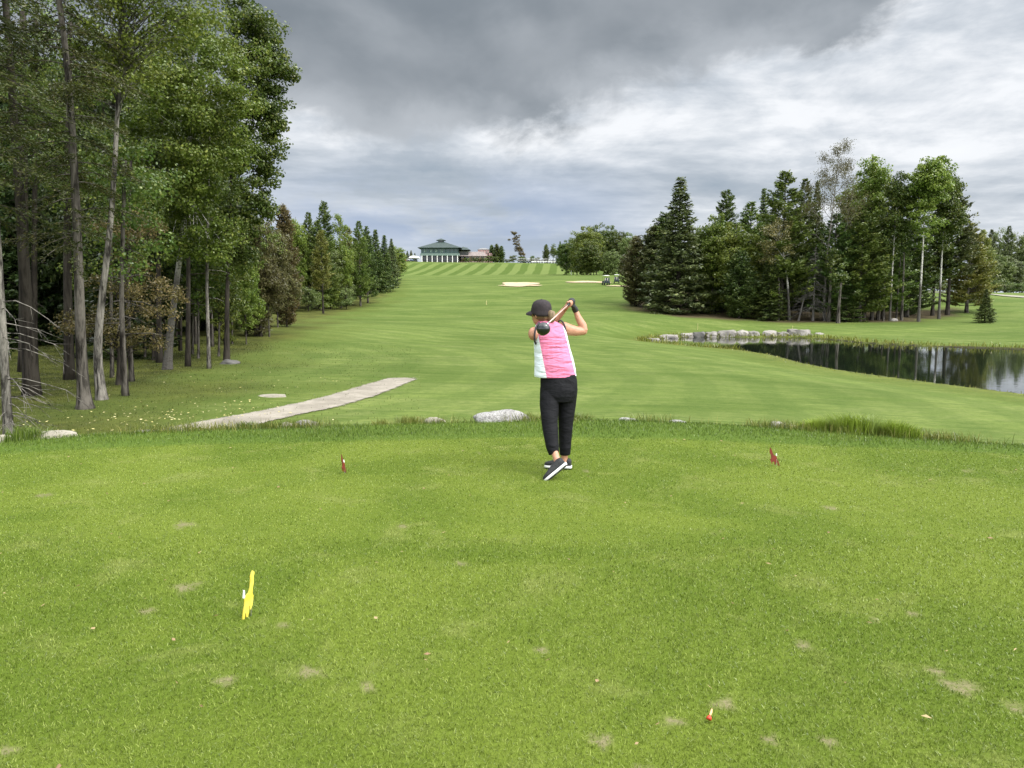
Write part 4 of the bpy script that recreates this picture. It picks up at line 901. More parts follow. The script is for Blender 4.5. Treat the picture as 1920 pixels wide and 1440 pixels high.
# leafy understory of the left wood
for k, (px, py, wr_, y0, y1, kd, lb) in enumerate(((272, 672, 1.5, 470, 600, 'leaf_mid', 'low leafy tree between the spotted trunk and the leaning birch'), (335, 640, 1.6, 440, 580, 'leaf_dark', 'low dark leafy tree just right of the leaning birch'), (410, 668, 1.5, 470, 610, 'needle_mid', 'drooping young evergreen beside the slim spotted trunk'), (372, 672, 1.3, 430, 590, 'leaf_dark', 'dark young tree at the outer edge of the left wood'), (90, 640, 1.9, 380, 570, 'leaf_dark', 'dark young tree behind the gap near the left picture edge'), (205, 655, 1.7, 420, 590, 'leaf_mid', 'young tree seen between the two big left trunks'), (435, 645, 1.2, 450, 570, 'leaf_mid', 'slender young broadleaf by the pale grey trunk at the wood corner'))):
    l = hit(px, py); za, zb_ = ztop(y1, l.y)-l.z, ztop(y0, l.y)-l.z; zc_ = (za+zb_)/2; hz_ = (zb_-za)/2
    um = decid(620+k, [(0, 0, -.1), (.1, 0, za), (.2, 0, zb_)], .06, [(0, 0, zc_, wr_, wr_, hz_, 3), (.5*wr_, 0, zc_-.3*hz_, wr_*.7, wr_*.6, hz_*.5, 1), (-.6*wr_, 0, zc_, wr_*.6, wr_*.6, hz_*.6, 1)], 90, 80, .11, .5)
    plant('young_tree', um, l, (M['bark_grey'], M[kd]), lb)
# big grey trunk with feathery dark sprays
l = hit(160, 766); pA = W(146, 450, l.y)-l; pB = W(122, 60, l.y)-l
path = [(0, 0, -.15), (-.03, 0, .8), ((W(150, 600, l.y)-l).x, 0, (W(150, 600, l.y)-l).z), (pA.x, 0, pA.z), ((W(136, 250, l.y)-l).x, 0, (W(136, 250, l.y)-l).z), (pB.x, 0, pB.z), (pB.x-.5, 0, pB.z+5)]
mb = MB(); P = smooth_path(path, 22); trunk_tube(mb, P, .16, .05, 14, .9); rgk = np.random.default_rng(404); Vs = []
def sprays(mb, P, zlo, zhi, nb, Lr, rg, leaf=.06, droop=.45, front=.0, dn=1., azr=(0, 6.283)):
    for q in range(nb):
        z_ = rg.uniform(zlo, zhi); i = np.searchsorted(P[:, 2], z_); i = min(max(i, 1), len(P)-1); b = P[i-1]+(P[i]-P[i-1])*((z_-P[i-1, 2])/(P[i, 2]-P[i-1, 2]+1e-6))
        a_ = rg.uniform(*azr); out = np.array([math.cos(a_), math.sin(a_), 0]); L_ = rg.uniform(*Lr); s0 = rg.uniform(-.1, .35)
        S_ = np.linspace(0, 1, 6); pts = [b+out*L_*s+np.array([0, 0, s0*s*L_-droop*s*s*L_]) for s in S_]
        mb.tube(pts, list(.013*(1-S_)+.003), 4, caps=False)
        nt = int(L_*16*dn); s = rg.uniform(.15, 1, nt); side = np.array([-out[1], out[0], 0]); sg = rg.choice([-1, 1], nt)
        tw = out*.8+side*(sg*rg.uniform(.5, 1.1, nt))[:, None]; tw[:, 2] -= rg.uniform(0, .5, nt); tl = (.12+.28*L_*(1.05-s))*rg.uniform(.6, 1.2, nt)
        P0 = b+out*(L_*s)[:, None]; P0[:, 2] += s0*s*L_-droop*s*s*L_
        nq = np.maximum(3, (tl/leaf*3.).astype(int)); ti = np.repeat(np.arange(nt), nq); m_ = len(ti); uu = rg.random(m_)
        C = P0[ti]+tw[ti]*(tl[ti]*uu)[:, None]; C[:, 2] -= .5*(tl[ti]*uu)**2; C += rg.normal(0, .018, (m_, 3))
        Vs.append(quads(C, tw[ti]+rg.normal(0, .5, (m_, 3)), rdir(rg, m_)*.8+np.array([0, 0, .7]), leaf*rg.uniform(.8, 1.7, m_), leaf*.35*rg.uniform(.7, 1.3, m_)))
sprays(mb, P, 4.2, 13, 95, (.9, 2.4), rgk, .07)
te = empty('hemlock_tree', l, 'tall tree with the biggest grey furrowed trunk and feathery dark sprays', 'tree'); mb.obj('trunk', M['bark_grey'], te, smooth=True)
link('crown', crown_mesh('crown', np.concatenate(Vs)), M['needle_near'], te)
# evergreen mass in the top left corner
for k, (px, Yd, zlo, zhi, nb, Lr, lb) in enumerate(((-40, 17.5, 5.0, 13, 110, (1.2, 3.2), 'feathery evergreen filling the top left picture corner'), (60, 23, 6.2, 15, 90, (1.2, 3.0), 'dark evergreen behind the top left corner tree'), (-150, 21, 3.2, 13, 60, (1.5, 3.5), 'evergreen leaning in from the left picture edge'))):
    l = atY(px, Yd); mb = MB(); Vs = []; P = smooth_path([(0, 0, -.1), (.05, 0, 6), (0, 0, 17)], 18); trunk_tube(mb, P, .2, .05, 10); rgk = np.random.default_rng(410+k)
    sprays(mb, P, zlo, zhi, nb, Lr, rgk, .075+.01*k, dn=.85)
    te = empty('hemlock_tree', l, lb, 'tree'); mb.obj('trunk', M['bark_dark'], te, smooth=True); link('crown', crown_mesh('crown', np.concatenate(Vs)), M['needle_near' if k != 1 else 'needle_mid'], te)
# near pale spotted trunk at the left edge with dead branches
l = hit(17, 822); pt = W(-6, 430, l.y)-l; P = smooth_path([(0, 0, -.15), (.0, 0, .6), (pt.x*.45, 0, pt.z*.5), (pt.x, 0, pt.z), (pt.x*1.9, 0, pt.z*2.2)], 20)
mb = MB(); trunk_tube(mb, P, .105, .05, 14, .6); rgk = np.random.default_rng(42)
for q in range(26):
    z_ = rgk.uniform(1.3, 5.6); b = interp_path(P, z_/P[-1, 2]); a_ = rgk.uniform(-1.3, .9); L_ = rgk.uniform(.5, 1.6)*(.5 if z_ < 2.2 else 1); out = np.array([math.cos(a_), math.sin(a_), 0]); pts = [b]
    for s in (.25, .5, .75, 1.): pts.append(b+out*L_*s+np.array([0, 0, .10*s*L_-.5*s*s*L_])+rgk.normal(0, .02, 3))
    mb.tube(pts, [.012, .010, .008, .006, .003], 4, caps=False)
    for s in (2, 3, 3): d = out*.3+rdir(rgk, 1)[0]*.3; d[2] -= .15; mb.tube([pts[s], pts[s]+d*.5, pts[s]+d*.9], [.005, .004, .002], 3, caps=False)
te = empty('dead_tree', l, 'pale spotted trunk with bare drooping dead branches at the left picture edge', 'tree'); mb.obj('trunk', M['bark_spotted'], te, smooth=True)

# ------------------------------------------------------------------ rocks
def rock_mat(name, a, b, sc=9, speck=.0):
    m_, G, p = mat(name, a, .92, spec=.2); co = G.n('ShaderNodeTexCoord').outputs['Object']
    f = G.noise(co, sc*.25, 5, .6); f2 = G.noise(co, sc*4, 3, .8)
    c = G.mix(G.mr(f, .35, .65), a, b)
    if speck: c = G.mix(G.m('MULTIPLY', G.mr(f2, .5, .6), speck), c, (.06, .058, .055))
    G.set(p.inputs['Base Color'], c); G.set(p.inputs['Normal'], G.n('ShaderNodeBump', i_Strength=.7, i_Distance=.03, i_Height=G.noise(co, sc, 7, .7)).outputs[0]); return m_
M['granite'] = rock_mat('granite', (.38, .37, .355), (.23, .22, .21), 14, .75)
M['stone_tan'] = rock_mat('stone_tan', (.36, .33, .27), (.25, .23, .18), 9, .35)
M['stone_grey'] = rock_mat('stone_grey', (.16, .15, .135), (.29, .27, .25), 2.2, .3)
M['stone_dark'] = rock_mat('stone_dark', (.09, .086, .08), (.16, .155, .145), 2.2, .2)
M['stone_white'] = rock_mat('stone_white', (.36, .34, .31), (.24, .22, .20), 2.2, .3)
def rock(px, Y, w_, h_, d_, m_, label, seed, group=None, sub=4, zoff=0., rz=0, blocky=.0, dx=0., z0=None, loc=None):
    loc = atY(px, Y) if loc is None else loc
    bm = bmesh.new(); bmesh.ops.create_icosphere(bm, subdivisions=sub, radius=1)
    o_ = Vector((seed*3.7, seed*1.3, seed*5.1))
    for v in bm.verts:
        c = v.co.copy()
        if blocky:
            m1 = max(abs(c.x), abs(c.y), abs(c.z)); c = c.lerp(c/m1*.85, blocky)
        n_ = noise.noise(c*1.1+o_)*.30+noise.noise(c*2.7+o_)*.12+noise.noise(c*7+o_)*.035
        c *= 1+n_
        c.z = c.z if c.z > -.3 else -.3+(c.z+.3)*.4
        v.co = (c.x*w_/2, c.y*d_/2, c.z*h_*.8+h_*.15)
    me = bpy.data.meshes.new('rock'); bm.to_mesh(me); bm.free(); me.polygons.foreach_set('use_smooth', [not blocky]*len(me.polygons))
    o = link('boulder', me, M[m_]); o.location = (loc.x, loc.y, (loc.z if z0 is None else z0)+zoff); o.rotation_euler[2] = rz
    return tag(o, label, 'rock', group)
def lip(px, e=1.85):
    e = e-1.45
    for Y in np.linspace(6, 12, 1200):
        X = (px-960)/F*Y*1.0
        if tee_e(X, Y) >= e+wcol(X): return Vector((X*1.005, Y, hz(X, Y)))
for k, (px, w_, h_, d_, m_, e_, zo, lb) in enumerate(((940, .70, .175, .42, 'granite', 1.8, -.01, 'large white speckled granite boulder on the lip behind the golfer'), (100, .58, .13, .5, 'stone_tan', 1.9, -.03, 'smooth flat tan rock on the lip at the far left'), (-8, .4, .10, .4, 'stone_tan', 1.8, -.02, 'tan rock cut by the left picture edge'),
   (268, .38, .08, .3, 'stone_grey', 2.0, -.02, 'flat broken grey rock at the near end of the cart path'), (318, .42, .09, .3, 'stone_grey', 2.0, -.02, 'low cracked grey slab beside the near end of the cart path'),
   (537, .22, .10, .2, 'stone_tan', 2.0, .0, 'small rounded tan rock right of the cart path'), (573, .34, .12, .25, 'stone_grey', 2.05, .01, 'grey rock half grown over beside the small tan rock'), (812, .28, .08, .2, 'stone_tan', 1.95, .03, 'low tan rock peeping from the weeds left of the granite boulder'),
   (1178, .24, .07, .2, 'granite', 1.95, .0, 'small pale rock right of the golfer on the lip'), (1272, .24, .06, .2, 'granite', 1.95, .0, 'pale flat rock between the golfer and the tall grass'), (1460, .20, .08, .18, 'stone_white', 1.9, .02, 'small white rock left of the tall grass clump'), (1490, .18, .05, .15, 'stone_tan', 1.95, .02, 'tan rock touching the small white rock'))):
    rock(px, 0, w_, h_, d_, m_, lb, k+1, loc=lip(px, e_), zoff=zo, blocky=.25 if 'grey' in m_ else 0)
PR_ = [(190, 140, 210, 242, 'stone_grey', 'flat grey stone at the far left tip of the pond'), (300, 95, 178, 236, 'stone_grey', 'grey stone second from the left at the pond'), (375, 100, 174, 232, 'stone_white', 'pale squared stone left of the dark gap at the pond'), (455, 60, 185, 215, 'stone_grey', 'small grey stone in the dark gap at the pond'), (515, 105, 148, 214, 'stone_white', 'pale pointed stone left of the round dark one'), (610, 100, 128, 194, 'stone_dark', 'round dark stone at the pond edge'), (735, 110, 136, 180, 'stone_grey', 'stone behind the yellow grass at the pond edge'), (865, 165, 116, 198, 'stone_grey', 'largest grey stone at the top of the pond edge'), (1005, 115, 136, 190, 'stone_white', 'white slanting stone right of the largest grey one'), (1108, 105, 142, 216, 'stone_grey', 'tall grey stone with a rounded right shoulder at the pond'), (1250, 122, 160, 208, 'stone_white', 'white block shaped stone at the pond edge'), (1365, 95, 168, 204, 'stone_grey', 'low grey stone between the white block and the wide stone'), (1510, 190, 150, 206, 'stone_grey', 'wide low domed stone near the right end of the pond rocks'), (1640, 70, 184, 214, 'stone_grey', 'small stone beside the wide domed one'), (1695, 60, 178, 214, 'stone_white', 'last small pale stone at the right end of the pond rocks')]
for k, (X_, w_, t_, b_, m_, lb) in enumerate(PR_):
    px = 1180+X_/4.8; wl = 226 if X_ < 250 else 212 if X_ < 420 else 202
    d = ray(px, 590+wl/4.8); Yb = d[1]*((WATER-CAMZ)/d[2])+.35; s_ = Yb/F; hh = ((wl-t_)/4.8*s_*1.0+.12)*(.78 if 500 < X_ < 900 else 1. if X_ < 1150 else 1.45)
    rock(px, Yb, w_/4.8*s_*1.18, hh, 1.5, m_, lb, 30+k, 'rocks edging the far end of the pond', sub=3, blocky=.7, loc=Vector(((px-960)/F*Yb*1.004, Yb, WATER-.12)), rz=.1*math.sin(k*2))
rock(432, 0, .8, .22, .6, 'stone_dark', 'dark low rock on the grass beside the slim spotted trunk', 60, loc=hit(432, 682), zoff=-.03)
rock(512, 0, .9, .10, .7, 'stone_tan', 'flat weathered stone in the grass above the cart path', 61, loc=hit(512, 743), zoff=-.04)
rock(1714, 0, .9, .35, .7, 'stone_white', 'white stone at the foot of the birches in the right grove', 62, loc=hit(1676, 602), sub=3)

# ------------------------------------------------------------------ cut-out tee markers
def cutout(name, out, w_, m_, loc, rz, tilt, label, white=None, th=.006):
    """out: outline in metres (x, z); a flat plate with thickness on a spike"""
    r_ = empty(name, loc, label, 'tee marker'); r_.rotation_euler = (tilt[0], tilt[1], rz)
    bm = bmesh.new(); vs = [bm.verts.new((a, -th/2, b)) for a, b in out]; f_ = bm.faces.new(vs)
    ex = bmesh.ops.extrude_face_region(bm, geom=[f_]); bmesh.ops.translate(bm, verts=[v for v in ex['geom'] if isinstance(v, bmesh.types.BMVert)], vec=(0, th, 0))
    bmesh.ops.recalc_face_normals(bm, faces=bm.faces); bmesh.ops.triangulate(bm, faces=[q for q in bm.faces if len(q.verts) > 4]); me = bpy.data.meshes.new('animal_plate'); bm.to_mesh(me); bm.free()
    link('animal_plate', me, m_, r_)
    if white:
        mb = MB(); a, b, s1, s2 = white; mb.box(a, th/2+.008, b, s1, .012, s2, 0, 0, .6); mb.obj('white_tag', M['white_plastic'], r_)
    mb = MB(); mb.tube([(0.02, 0, -.08), (.02, 0, .06)], .004, 6); mb.obj('spike', M['steel'], r_); return r_
M['white_plastic'] = mat('white_plastic', (.8, .8, .78), .4)[0]; M['steel'] = mat('steel', (.5, .5, .5), .35, 1.)[0]
redm = varmat('red_paint', (.20, .025, .016), (.13, .018, .013), 20, .45); yelm = varmat('yellow_paint', (.62, .50, .045), (.70, .58, .11), 14, .45)
out_r = [(725, 480), (800, 590), (815, 650), (870, 760), (940, 775), (1000, 850), (1030, 950), (1060, 980), (1085, 1050), (1130, 1160), (1100, 1165), (1050, 1080), (1030, 1030), (970, 1020), (965, 1090), (925, 1090), (915, 1000), (850, 980), (815, 990), (840, 1060), (810, 1045), (770, 960), (740, 910), (770, 870), (790, 870), (770, 750), (725, 680), (718, 600)]
l = hit(1452, 874); s_ = l.y/F/18
out_m = [((a-920)*s_, (1105-b)*s_*1.02) for a, b in out_r]
cutout('tee_marker', out_m, .2, redm, l+Vector((0, 0, .01)), .25, (0, 0), 'dark red howling animal cut-out on the tee right of the golfer', (.024, .100, .009, .022))
l = hit(645, 888); out_y = [(a*3.0, b) for a, b in out_m]
wide = [(a*.85, b) for a, b in out_m]
cutout('tee_marker', wide, .2, redm, l+Vector((0, 0, .01)), R(79), (0, 0), 'red cut-out tee marker seen almost edge-on left of the golfer', (.026, .10, .012, .026))
l = hit(464, 1160)
yo = [(583, 190), (620, 225), (622, 260), (606, 310), (608, 440), (590, 560), (585, 660), (606, 715), (598, 830), (585, 910), (552, 1000), (530, 985), (535, 910), (518, 905), (512, 1060), (492, 1135), (458, 1130), (458, 1040), (440, 1040), (418, 1195), (385, 1275), (358, 1265), (378, 1190), (398, 1000), (420, 880), (425, 760), (465, 670), (500, 640), (528, 540), (540, 380), (535, 310), (555, 240)]
s_ = l.y/F/11.08
cutout('tee_marker', [((a-490)*s_*1.15, (1155-b)*s_*1.06) for a, b in yo], .2, yelm, l+Vector((0, 0, .0)), R(50), (0, R(3)), 'yellow animal cut-out standing in the near lawn', (-.014, .122, .009, .04), th=.007)
# broken red tee peg
l = hit(1331, 1354); r_ = empty('golf_tee', l+Vector((0, 0, .018)), 'broken red and orange golf peg lying in the near grass', 'golf tee'); mb = MB()
mb.tube([(-.008, -.012, -.004), (-.004, -.006, .002), (-.001, -.002, .006)], [.011, .009, .004], 10); mb.obj('cup', mat('peg_red', (.55, .05, .02), .4)[0], r_, smooth=True)
mb = MB(); mb.tube([(-.001, -.002, .006), (.008, .014, .012), (.013, .026, .016)], [.004, .0045, .003], 8); mb.obj('shaft', mat('peg_orange', (.75, .42, .22), .5)[0], r_, smooth=True)

# ------------------------------------------------------------------ the golfer
skin = varmat('skin', (.50, .255, .16), (.42, .20, .125), 30, .5); 
pink, G, p = mat('pink_fabric', (.78, .16, .30), .8)
co = G.n('ShaderNodeTexCoord').outputs['Object']
mp = G.n('ShaderNodeMapping', i_Vector=co, i_Rotation=(0, R(-22), 0), i_Scale=(3.2, 3, 15)).outputs[0]
wr = G.noise(mp, 1.5, 3, .5, .6)
def wrinkle(G, p, st=.8):
    G.set(p.inputs['Normal'], G.n('ShaderNodeBump', i_Strength=.9, i_Distance=.04, i_Height=wr).outputs[0])
wrinkle(G, p)
G.set(p.inputs['Base Color'], G.mix(G.noise(co, 8, 3), (.66, .16, .30), (.74, .215, .365)))
def fabric(name, c, st=.8, rough=.85, sc=(3.2, 3, 12), rot=-22):
    m_, G, p = mat(name, c, rough, spec=.2); co = G.n('ShaderNodeTexCoord').outputs['Object']
    mp = G.n('ShaderNodeMapping', i_Vector=co, i_Rotation=(0, R(rot), 0), i_Scale=sc).outputs[0]
    G.set(p.inputs['Normal'], G.n('ShaderNodeBump', i_Strength=st, i_Distance=.03, i_Height=G.noise(mp, 1.6, 3, .5, .6)).outputs[0]); return m_
whitef = fabric('white_fabric', (.74, .80, .86)); blackf = fabric('black_fabric', (.006, .006, .008), .7, .75, (4, 3, 9), 15)
trimf = mat('trim_fabric', (.04, .03, .035), .8)[0]; capf = varmat('cap_fabric', (.012, .008, .010), (.026, .017, .021), 40, .8); hairm = varmat('hair', (.13, .085, .045), (.28, .20, .12), 30, .6, .4, stretch=(1, 1, .2))
glovem = mat('black_glove', (.015, .015, .016), .5)[0]; gripm = mat('shaft_copper', (.70, .50, .42), .35, .3)[0]; headm, G, p = mat('club_head_black', (.006, .009, .011), .16)
p.inputs['Coat Weight'].default_value = .6
shoem = varmat('shoe_black', (.010, .011, .012), (.02, .021, .023), 60, .7, .3); solem = mat('shoe_white', (.78, .78, .76), .5)[0]; sock = mat('sock_white', (.75, .75, .74), .9)[0]
Yb = 7.12
person = empty('person', (W(1050, 882, 7.05).x, 7.05, 0), 'golfer in a pink and white sleeveless top, black trousers and dark cap finishing a swing', 'person')
P0 = Vector(person.location)
def L(px, py, Y): return W(px, py, Y)-P0
def ringset(rows, seg=36):
    out = []
    for (cx, py, hw, dp, psi, Y, *pw) in rows:
        c = L(cx, py, Y); a = R(psi); hwm = hw/F*Y/max(.7, math.cos(a)*1.0)
        out.append((c, Vector((math.cos(a), math.sin(a), 0))*hwm, Vector((-math.sin(a), math.cos(a), 0))*dp, pw[0] if pw else .9))
    return out
LS, RS = L(1000.5, 626, 7.04), L(1056, 614, 7.2)
LE, LW = L(1022, 622, 7.42), L(1060, 578, 7.36)
RE, RW = L(1094, 621, 7.26), L(1080, 584, 7.30)
butt, hosel = L(1074.5, 563, 7.34), L(1027, 607, 6.32)
U = (hosel-butt).normalized()
mb = MB()
mb.rings(ringset([(1047, 735, 24, .08, 8, 7.11), (1044, 706, 27, .09, 12, 7.12), (1041, 690, 30, .10, 14, 7.12), (1038, 670, 31, .10, 18, 7.12), (1034, 640, 27.5, .10, 24, 7.12), (1031, 622, 26, .095, 28, 7.12), (1029, 611, 22, .075, 30, 7.12), (1025, 604, 13, .06, 30, 7.12)]))
mb.tube([L(1028, 612, 7.12), L(1022, 603, 7.12), L(1018, 594, 7.12)], [.06, .05, .05], 16)            # neck
fd = Vector((-.78, .62, 0)).normalized(); hr = Matrix(((fd.x, -fd.y, 0), (fd.y, fd.x, 0), (0, 0, 1)))       # head frame: x = facing
hc = L(1014.5, 585, 7.12)
def hp(a, b, c): return hc+hr @ Vector((a, b, c))
mb.ell(hc+Vector((0, 0, .01)), (.092, .074, .098), hr); mb.rings([(hp(.022, 0, .02), hr @ Vector((.07, 0, 0)), hr @ Vector((0, .066, 0))), (hp(.028, 0, -.05), hr @ Vector((.062, 0, 0)), hr @ Vector((0, .055, 0))), (hp(.038, 0, -.095), hr @ Vector((.042, 0, 0)), hr @ Vector((0, .038, 0))), (hp(.045, 0, -.115), hr @ Vector((.022, 0, 0)), hr @ Vector((0, .02, 0)))], 20)
mb.tube([hp(.086, 0, .005), hp(.108, 0, -.035), hp(.09, 0, -.045)], [.009, .014, .010], 8)               # nose
mb.ell(hp(.083, 0, -.068), (.014, .024, .009), hr, 12, 8)                                              # lips
for sgn in (-1, 1):
    mb.ell(hp(-.002, sgn*.074, -.022), (.018, .010, .032), hr, 12, 8)                                     # ears
def limb(pts, rad, n=12):
    P = smooth_path([tuple(q) for q in pts], 22); s_ = np.linspace(0, 1, 22); r_ = np.interp(s_, np.linspace(0, 1, len(rad)), rad); mb.tube(P, list(r_), 16)
mb.ell(LS, (.050, .055, .062)); mb.ell(RS, (.058, .055, .052))
mb.tube([LS, LS.lerp(LE, .3), LS.lerp(LE, .7), LE], [.048, .046, .042, .036], 16); mb.tube([LE, LE.lerp(LW, .3), LE.lerp(LW, .7), LW], [.037, .040, .032, .024], 16)
up_ = Vector((0, 0, -.012)); mb.tube([RS, RS.lerp(RE, .3)+up_, RS.lerp(RE, .65)+up_, RE], [.056, .054, .046, .037], 16); mb.tube([RE+Vector((.006, 0, .0)), RE.lerp(RW, .3)+Vector((.012, 0, 0)), RE.lerp(RW, .7), RW], [.037, .040, .031, .024], 16)
mb.ell(RE, (.036, .036, .036)); mb.ell(LE, (.036, .036, .036))
def hand(mb, c, wr_, u, grow=0.):
    n_ = (wr_-c); n_ = (n_-u*n_.dot(u)).normalized(); b_ = u.cross(n_)
    rot = Matrix((n_, b_, u)).transposed()
    mb.ell(c+n_*.034, (.036+grow, .020+grow, .039+grow), rot, 16, 10); mb.tube([wr_, wr_.lerp(c+n_*.04, .6), c+n_*.035], [.025+grow, .024+grow, .020+grow], 12)
    for i in range(4):
        o_ = u*((i-1.5)*.0185); Rr = .0215+.0015*(1-abs(i-1.5)); pts = []
        for k in range(9):
            a = .25+k*(.50+.02*i); pts.append(c+o_+n_*(math.cos(a)*Rr*1.15)+b_*(math.sin(a)*Rr))
        mb.tube(pts, [.0100+grow, .0095+grow, .0095+grow, .0098+grow, .009+grow, .0088+grow, .0088+grow, .008+grow, .0065+grow], 8)
    th = c-b_*.020; mb.tube([c+n_*.035-b_*.012-u*.02, th+n_*.012-u*.002, th-n_*.004+u*.022, th-n_*.010+u*.044], [.013+grow, .012+grow, .011+grow, .008+grow], 8)
hL, hR = butt+U*.175, butt+U*.075
hand(mb, hL, LW, U)
hand(mb, hR, RW, U)
# ankles
AL, AR = L(1043, 858, 6.82), L(1058, 862, 7.12)
mb.tube([L(1033, 815, 6.93), L(1037, 838, 6.88), AL, L(1048, 873, 6.78)], [.040, .036, .031, .034], 14); mb.tube([L(1060, 815, 7.12), L(1059, 838, 7.12), AR, L(1058, 874, 7.12)], [.048, .040, .031, .034], 14)
mb.tube([L(1031, 735, 7.09), L(1030.5, 790, 6.98), L(1033, 816, 6.93)], [.06, .045, .04], 14); mb.tube([L(1064, 735, 7.12), L(1061, 790, 7.12), L(1060, 816, 7.12)], [.07, .05, .045], 14)
link('body', remesh(mb.mesh('body'), .0045, 3, .5), skin, person)
for sgn in (-1, 1):
    e_ = MB(); e_.ell(hp(.080, sgn*.03, -.003), (.012, .012, .009), hr, 12, 8); e_.obj('eye', solem, person, smooth=True)
# glove over the upper hand
g_ = MB(); hand(g_, hR, RW, U, .0022); n_ = (RW-hR).normalized(); g_.tube([RW+n_*.0, RW-n_*.04], [.029, .029], 14); link('glove', remesh(g_.mesh('glove'), .0035, 3), glovem, person)
# sleeveless top
vb = MB(); vb.rings(ringset([(1041.5, 706.5, 39.5, .135, 12, 7.12), (1041, 704, 39.3, .135, 12, 7.12), (1040.5, 690, 38, .132, 14, 7.12), (1038.5, 672, 35.5, .128, 17, 7.12), (1035.5, 655, 33, .122, 20, 7.12), (1033.5, 640, 31, .118, 24, 7.12), (1032, 628, 29.5, .112, 27, 7.12), (1031, 618, 27.5, .102, 29, 7.12), (1029.5, 610, 24, .088, 30, 7.12), (1027, 605, 18, .075, 30, 7.12), (1024.5, 602, 13.5, .068, 30, 7.12), (1024.5, 602, 11.5, .056, 30, 7.12)]))
me = remesh(vb.mesh('top'), .006, 5)
# colour blocks by side of the garment (panels of different cloth)
for m_ in (pink, whitef): me.materials.append(m_)
mi = np.zeros(len(me.polygons), int)
for i, po in enumerate(me.polygons):
    c = po.center; zz = (c.z); top = L(1030, 605, 7.12).z; bot = L(1030, 706, 7.12).z; t = (zz-bot)/(top-bot)
    psi = R(12+18*max(0, t)); cx = L(1041.5-11*max(0, t), 650, 7.12).x; a = (c.x-cx)*math.cos(psi)+(c.y-(7.12-P0.y))*math.sin(psi)
    xl = L(1024, 706, 7.12).x*(1-t)+L(1004, 620, 7.12).x*t; xr = L(1079.5, 706, 7.12).x*(1-t)+L(1054, 612, 7.12).x*t
    if c.x < xl or (c.x > xr): mi[i] = 1
me.polygons.foreach_set('material_index', mi); tp = bpy.data.objects.new('sleeveless_top', me); COL.objects.link(tp); tp.parent = person
for nm_, c, u_, ra in (('armhole_trim', LS+Vector((.022, .006, -.004)), (LS-RS).normalized(), .058), ('armhole_trim', RS+Vector((-.016, -.005, -.012)), (RS-LS).normalized(), .066)):
    if ra < .06: ps = [L(1011, 605, 7.03), L(1006, 611, 6.985), L(1003, 620, 6.96), L(1002, 632, 6.96), L(1002.5, 641, 6.985), L(1005, 645, 7.05)]; t_ = MB(); t_.tube(smooth_path([tuple(q) for q in ps], 14), .0095, 8); t_.obj(nm_, trimf, tp, smooth=True); continue
    u_ = Vector(u_); a_ = u_.cross(Vector((0, 1, 0))).normalized(); b_ = u_.cross(a_); t_ = MB(); ps = [c+a_*ra*1.18*math.cos(q)+b_*ra*math.sin(q) for q in np.linspace(0, 2*math.pi, 25)]
    t_.tube(ps, .0075, 8, caps=False); t_.obj(nm_, trimf, tp, smooth=True)
# trousers
tb_ = MB(); tb_.rings(ringset([(1047.5, 699, 31, .115, 10, 7.12), (1047.5, 712, 34.5, .13, 8, 7.12), (1048, 727, 35, .135, 6, 7.11), (1048, 742, 33.5, .125, 5, 7.10), (1047.5, 752, 29, .11, 5, 7.1)]))
tb_.tube([L(1031, 728, 7.1), L(1030, 760, 7.04), L(1030.5, 790, 6.98), L(1033, 815, 6.93), L(1036, 838, 6.88), L(1038.5, 852, 6.86)], [.092, .090, .076, .069, .060, .046], 20)
tb_.tube([L(1065, 728, 7.13), L(1063, 760, 7.13), L(1061, 790, 7.12), L(1060, 815, 7.12), L(1059.5, 838, 7.12), L(1059.5, 853, 7.12)], [.092, .084, .071, .063, .057, .050], 20)
link('trousers', remesh(tb_.mesh('trousers'), .006, 4), blackf, person)
# cap, hair, ponytail
cb = MB(); cb.rings([(hp(-.022, 0, -.040), hr @ Vector((.084, 0, 0)), hr @ Vector((0, .083, 0))), (hp(-.010, 0, -.015), hr @ Vector((.093, 0, 0)), hr @ Vector((0, .087, 0))), (hp(-.002, 0, -.002), hr @ Vector((.100, 0, 0)), hr @ Vector((0, .083, 0))), (hp(-.004, 0, .03), hr @ Vector((.101, 0, 0)), hr @ Vector((0, .084, 0))), (hp(-.006, 0, .065), hr @ Vector((.090, 0, 0)), hr @ Vector((0, .083, 0))), (hp(-.006, 0, .092), hr @ Vector((.078, 0, 0)), hr @ Vector((0, .066, 0))), (hp(-.004, 0, .110), hr @ Vector((.045, 0, 0)), hr @ Vector((0, .04, 0))), (hp(-.004, 0, .115), hr @ Vector((.012, 0, 0)), hr @ Vector((0, .012, 0)))], 32)
cap = cb.obj('cap', capf, person, smooth=True)
bb = MB(); v = []; 
for k in range(17):
    a = -1.35+2.7*k/16
    for rr_, dz in ((.95, .004), (1.0, -.006)): pass
rows = []
for j, (ex, dz) in enumerate(((.0, .012), (.035, .008), (.066, -.006), (.070, -.012))):
    for k in range(17):
        a = -1.3+2.6*k/16; v.append(hp((.095+ex*math.cos(a*.9))*math.cos(a*.95), .09*math.sin(a*.95)*(1+ex), dz-.02*abs(math.sin(a))))
fs = [(j*17+k, j*17+k+1, (j+1)*17+k+1, (j+1)*17+k) for j in range(3) for k in range(16)]
v2 = [q-Vector((0, 0, .005)) for q in v]; n0 = len(v); fs += [tuple(n0+i for i in reversed(q)) for q in fs]
bb.add(v+v2, fs); bb.obj('brim', capf, cap, smooth=True)
bb = MB(); bb.ell(hp(-.004, 0, .115), (.009, .009, .005)); bb.obj('button', capf, cap, smooth=True)
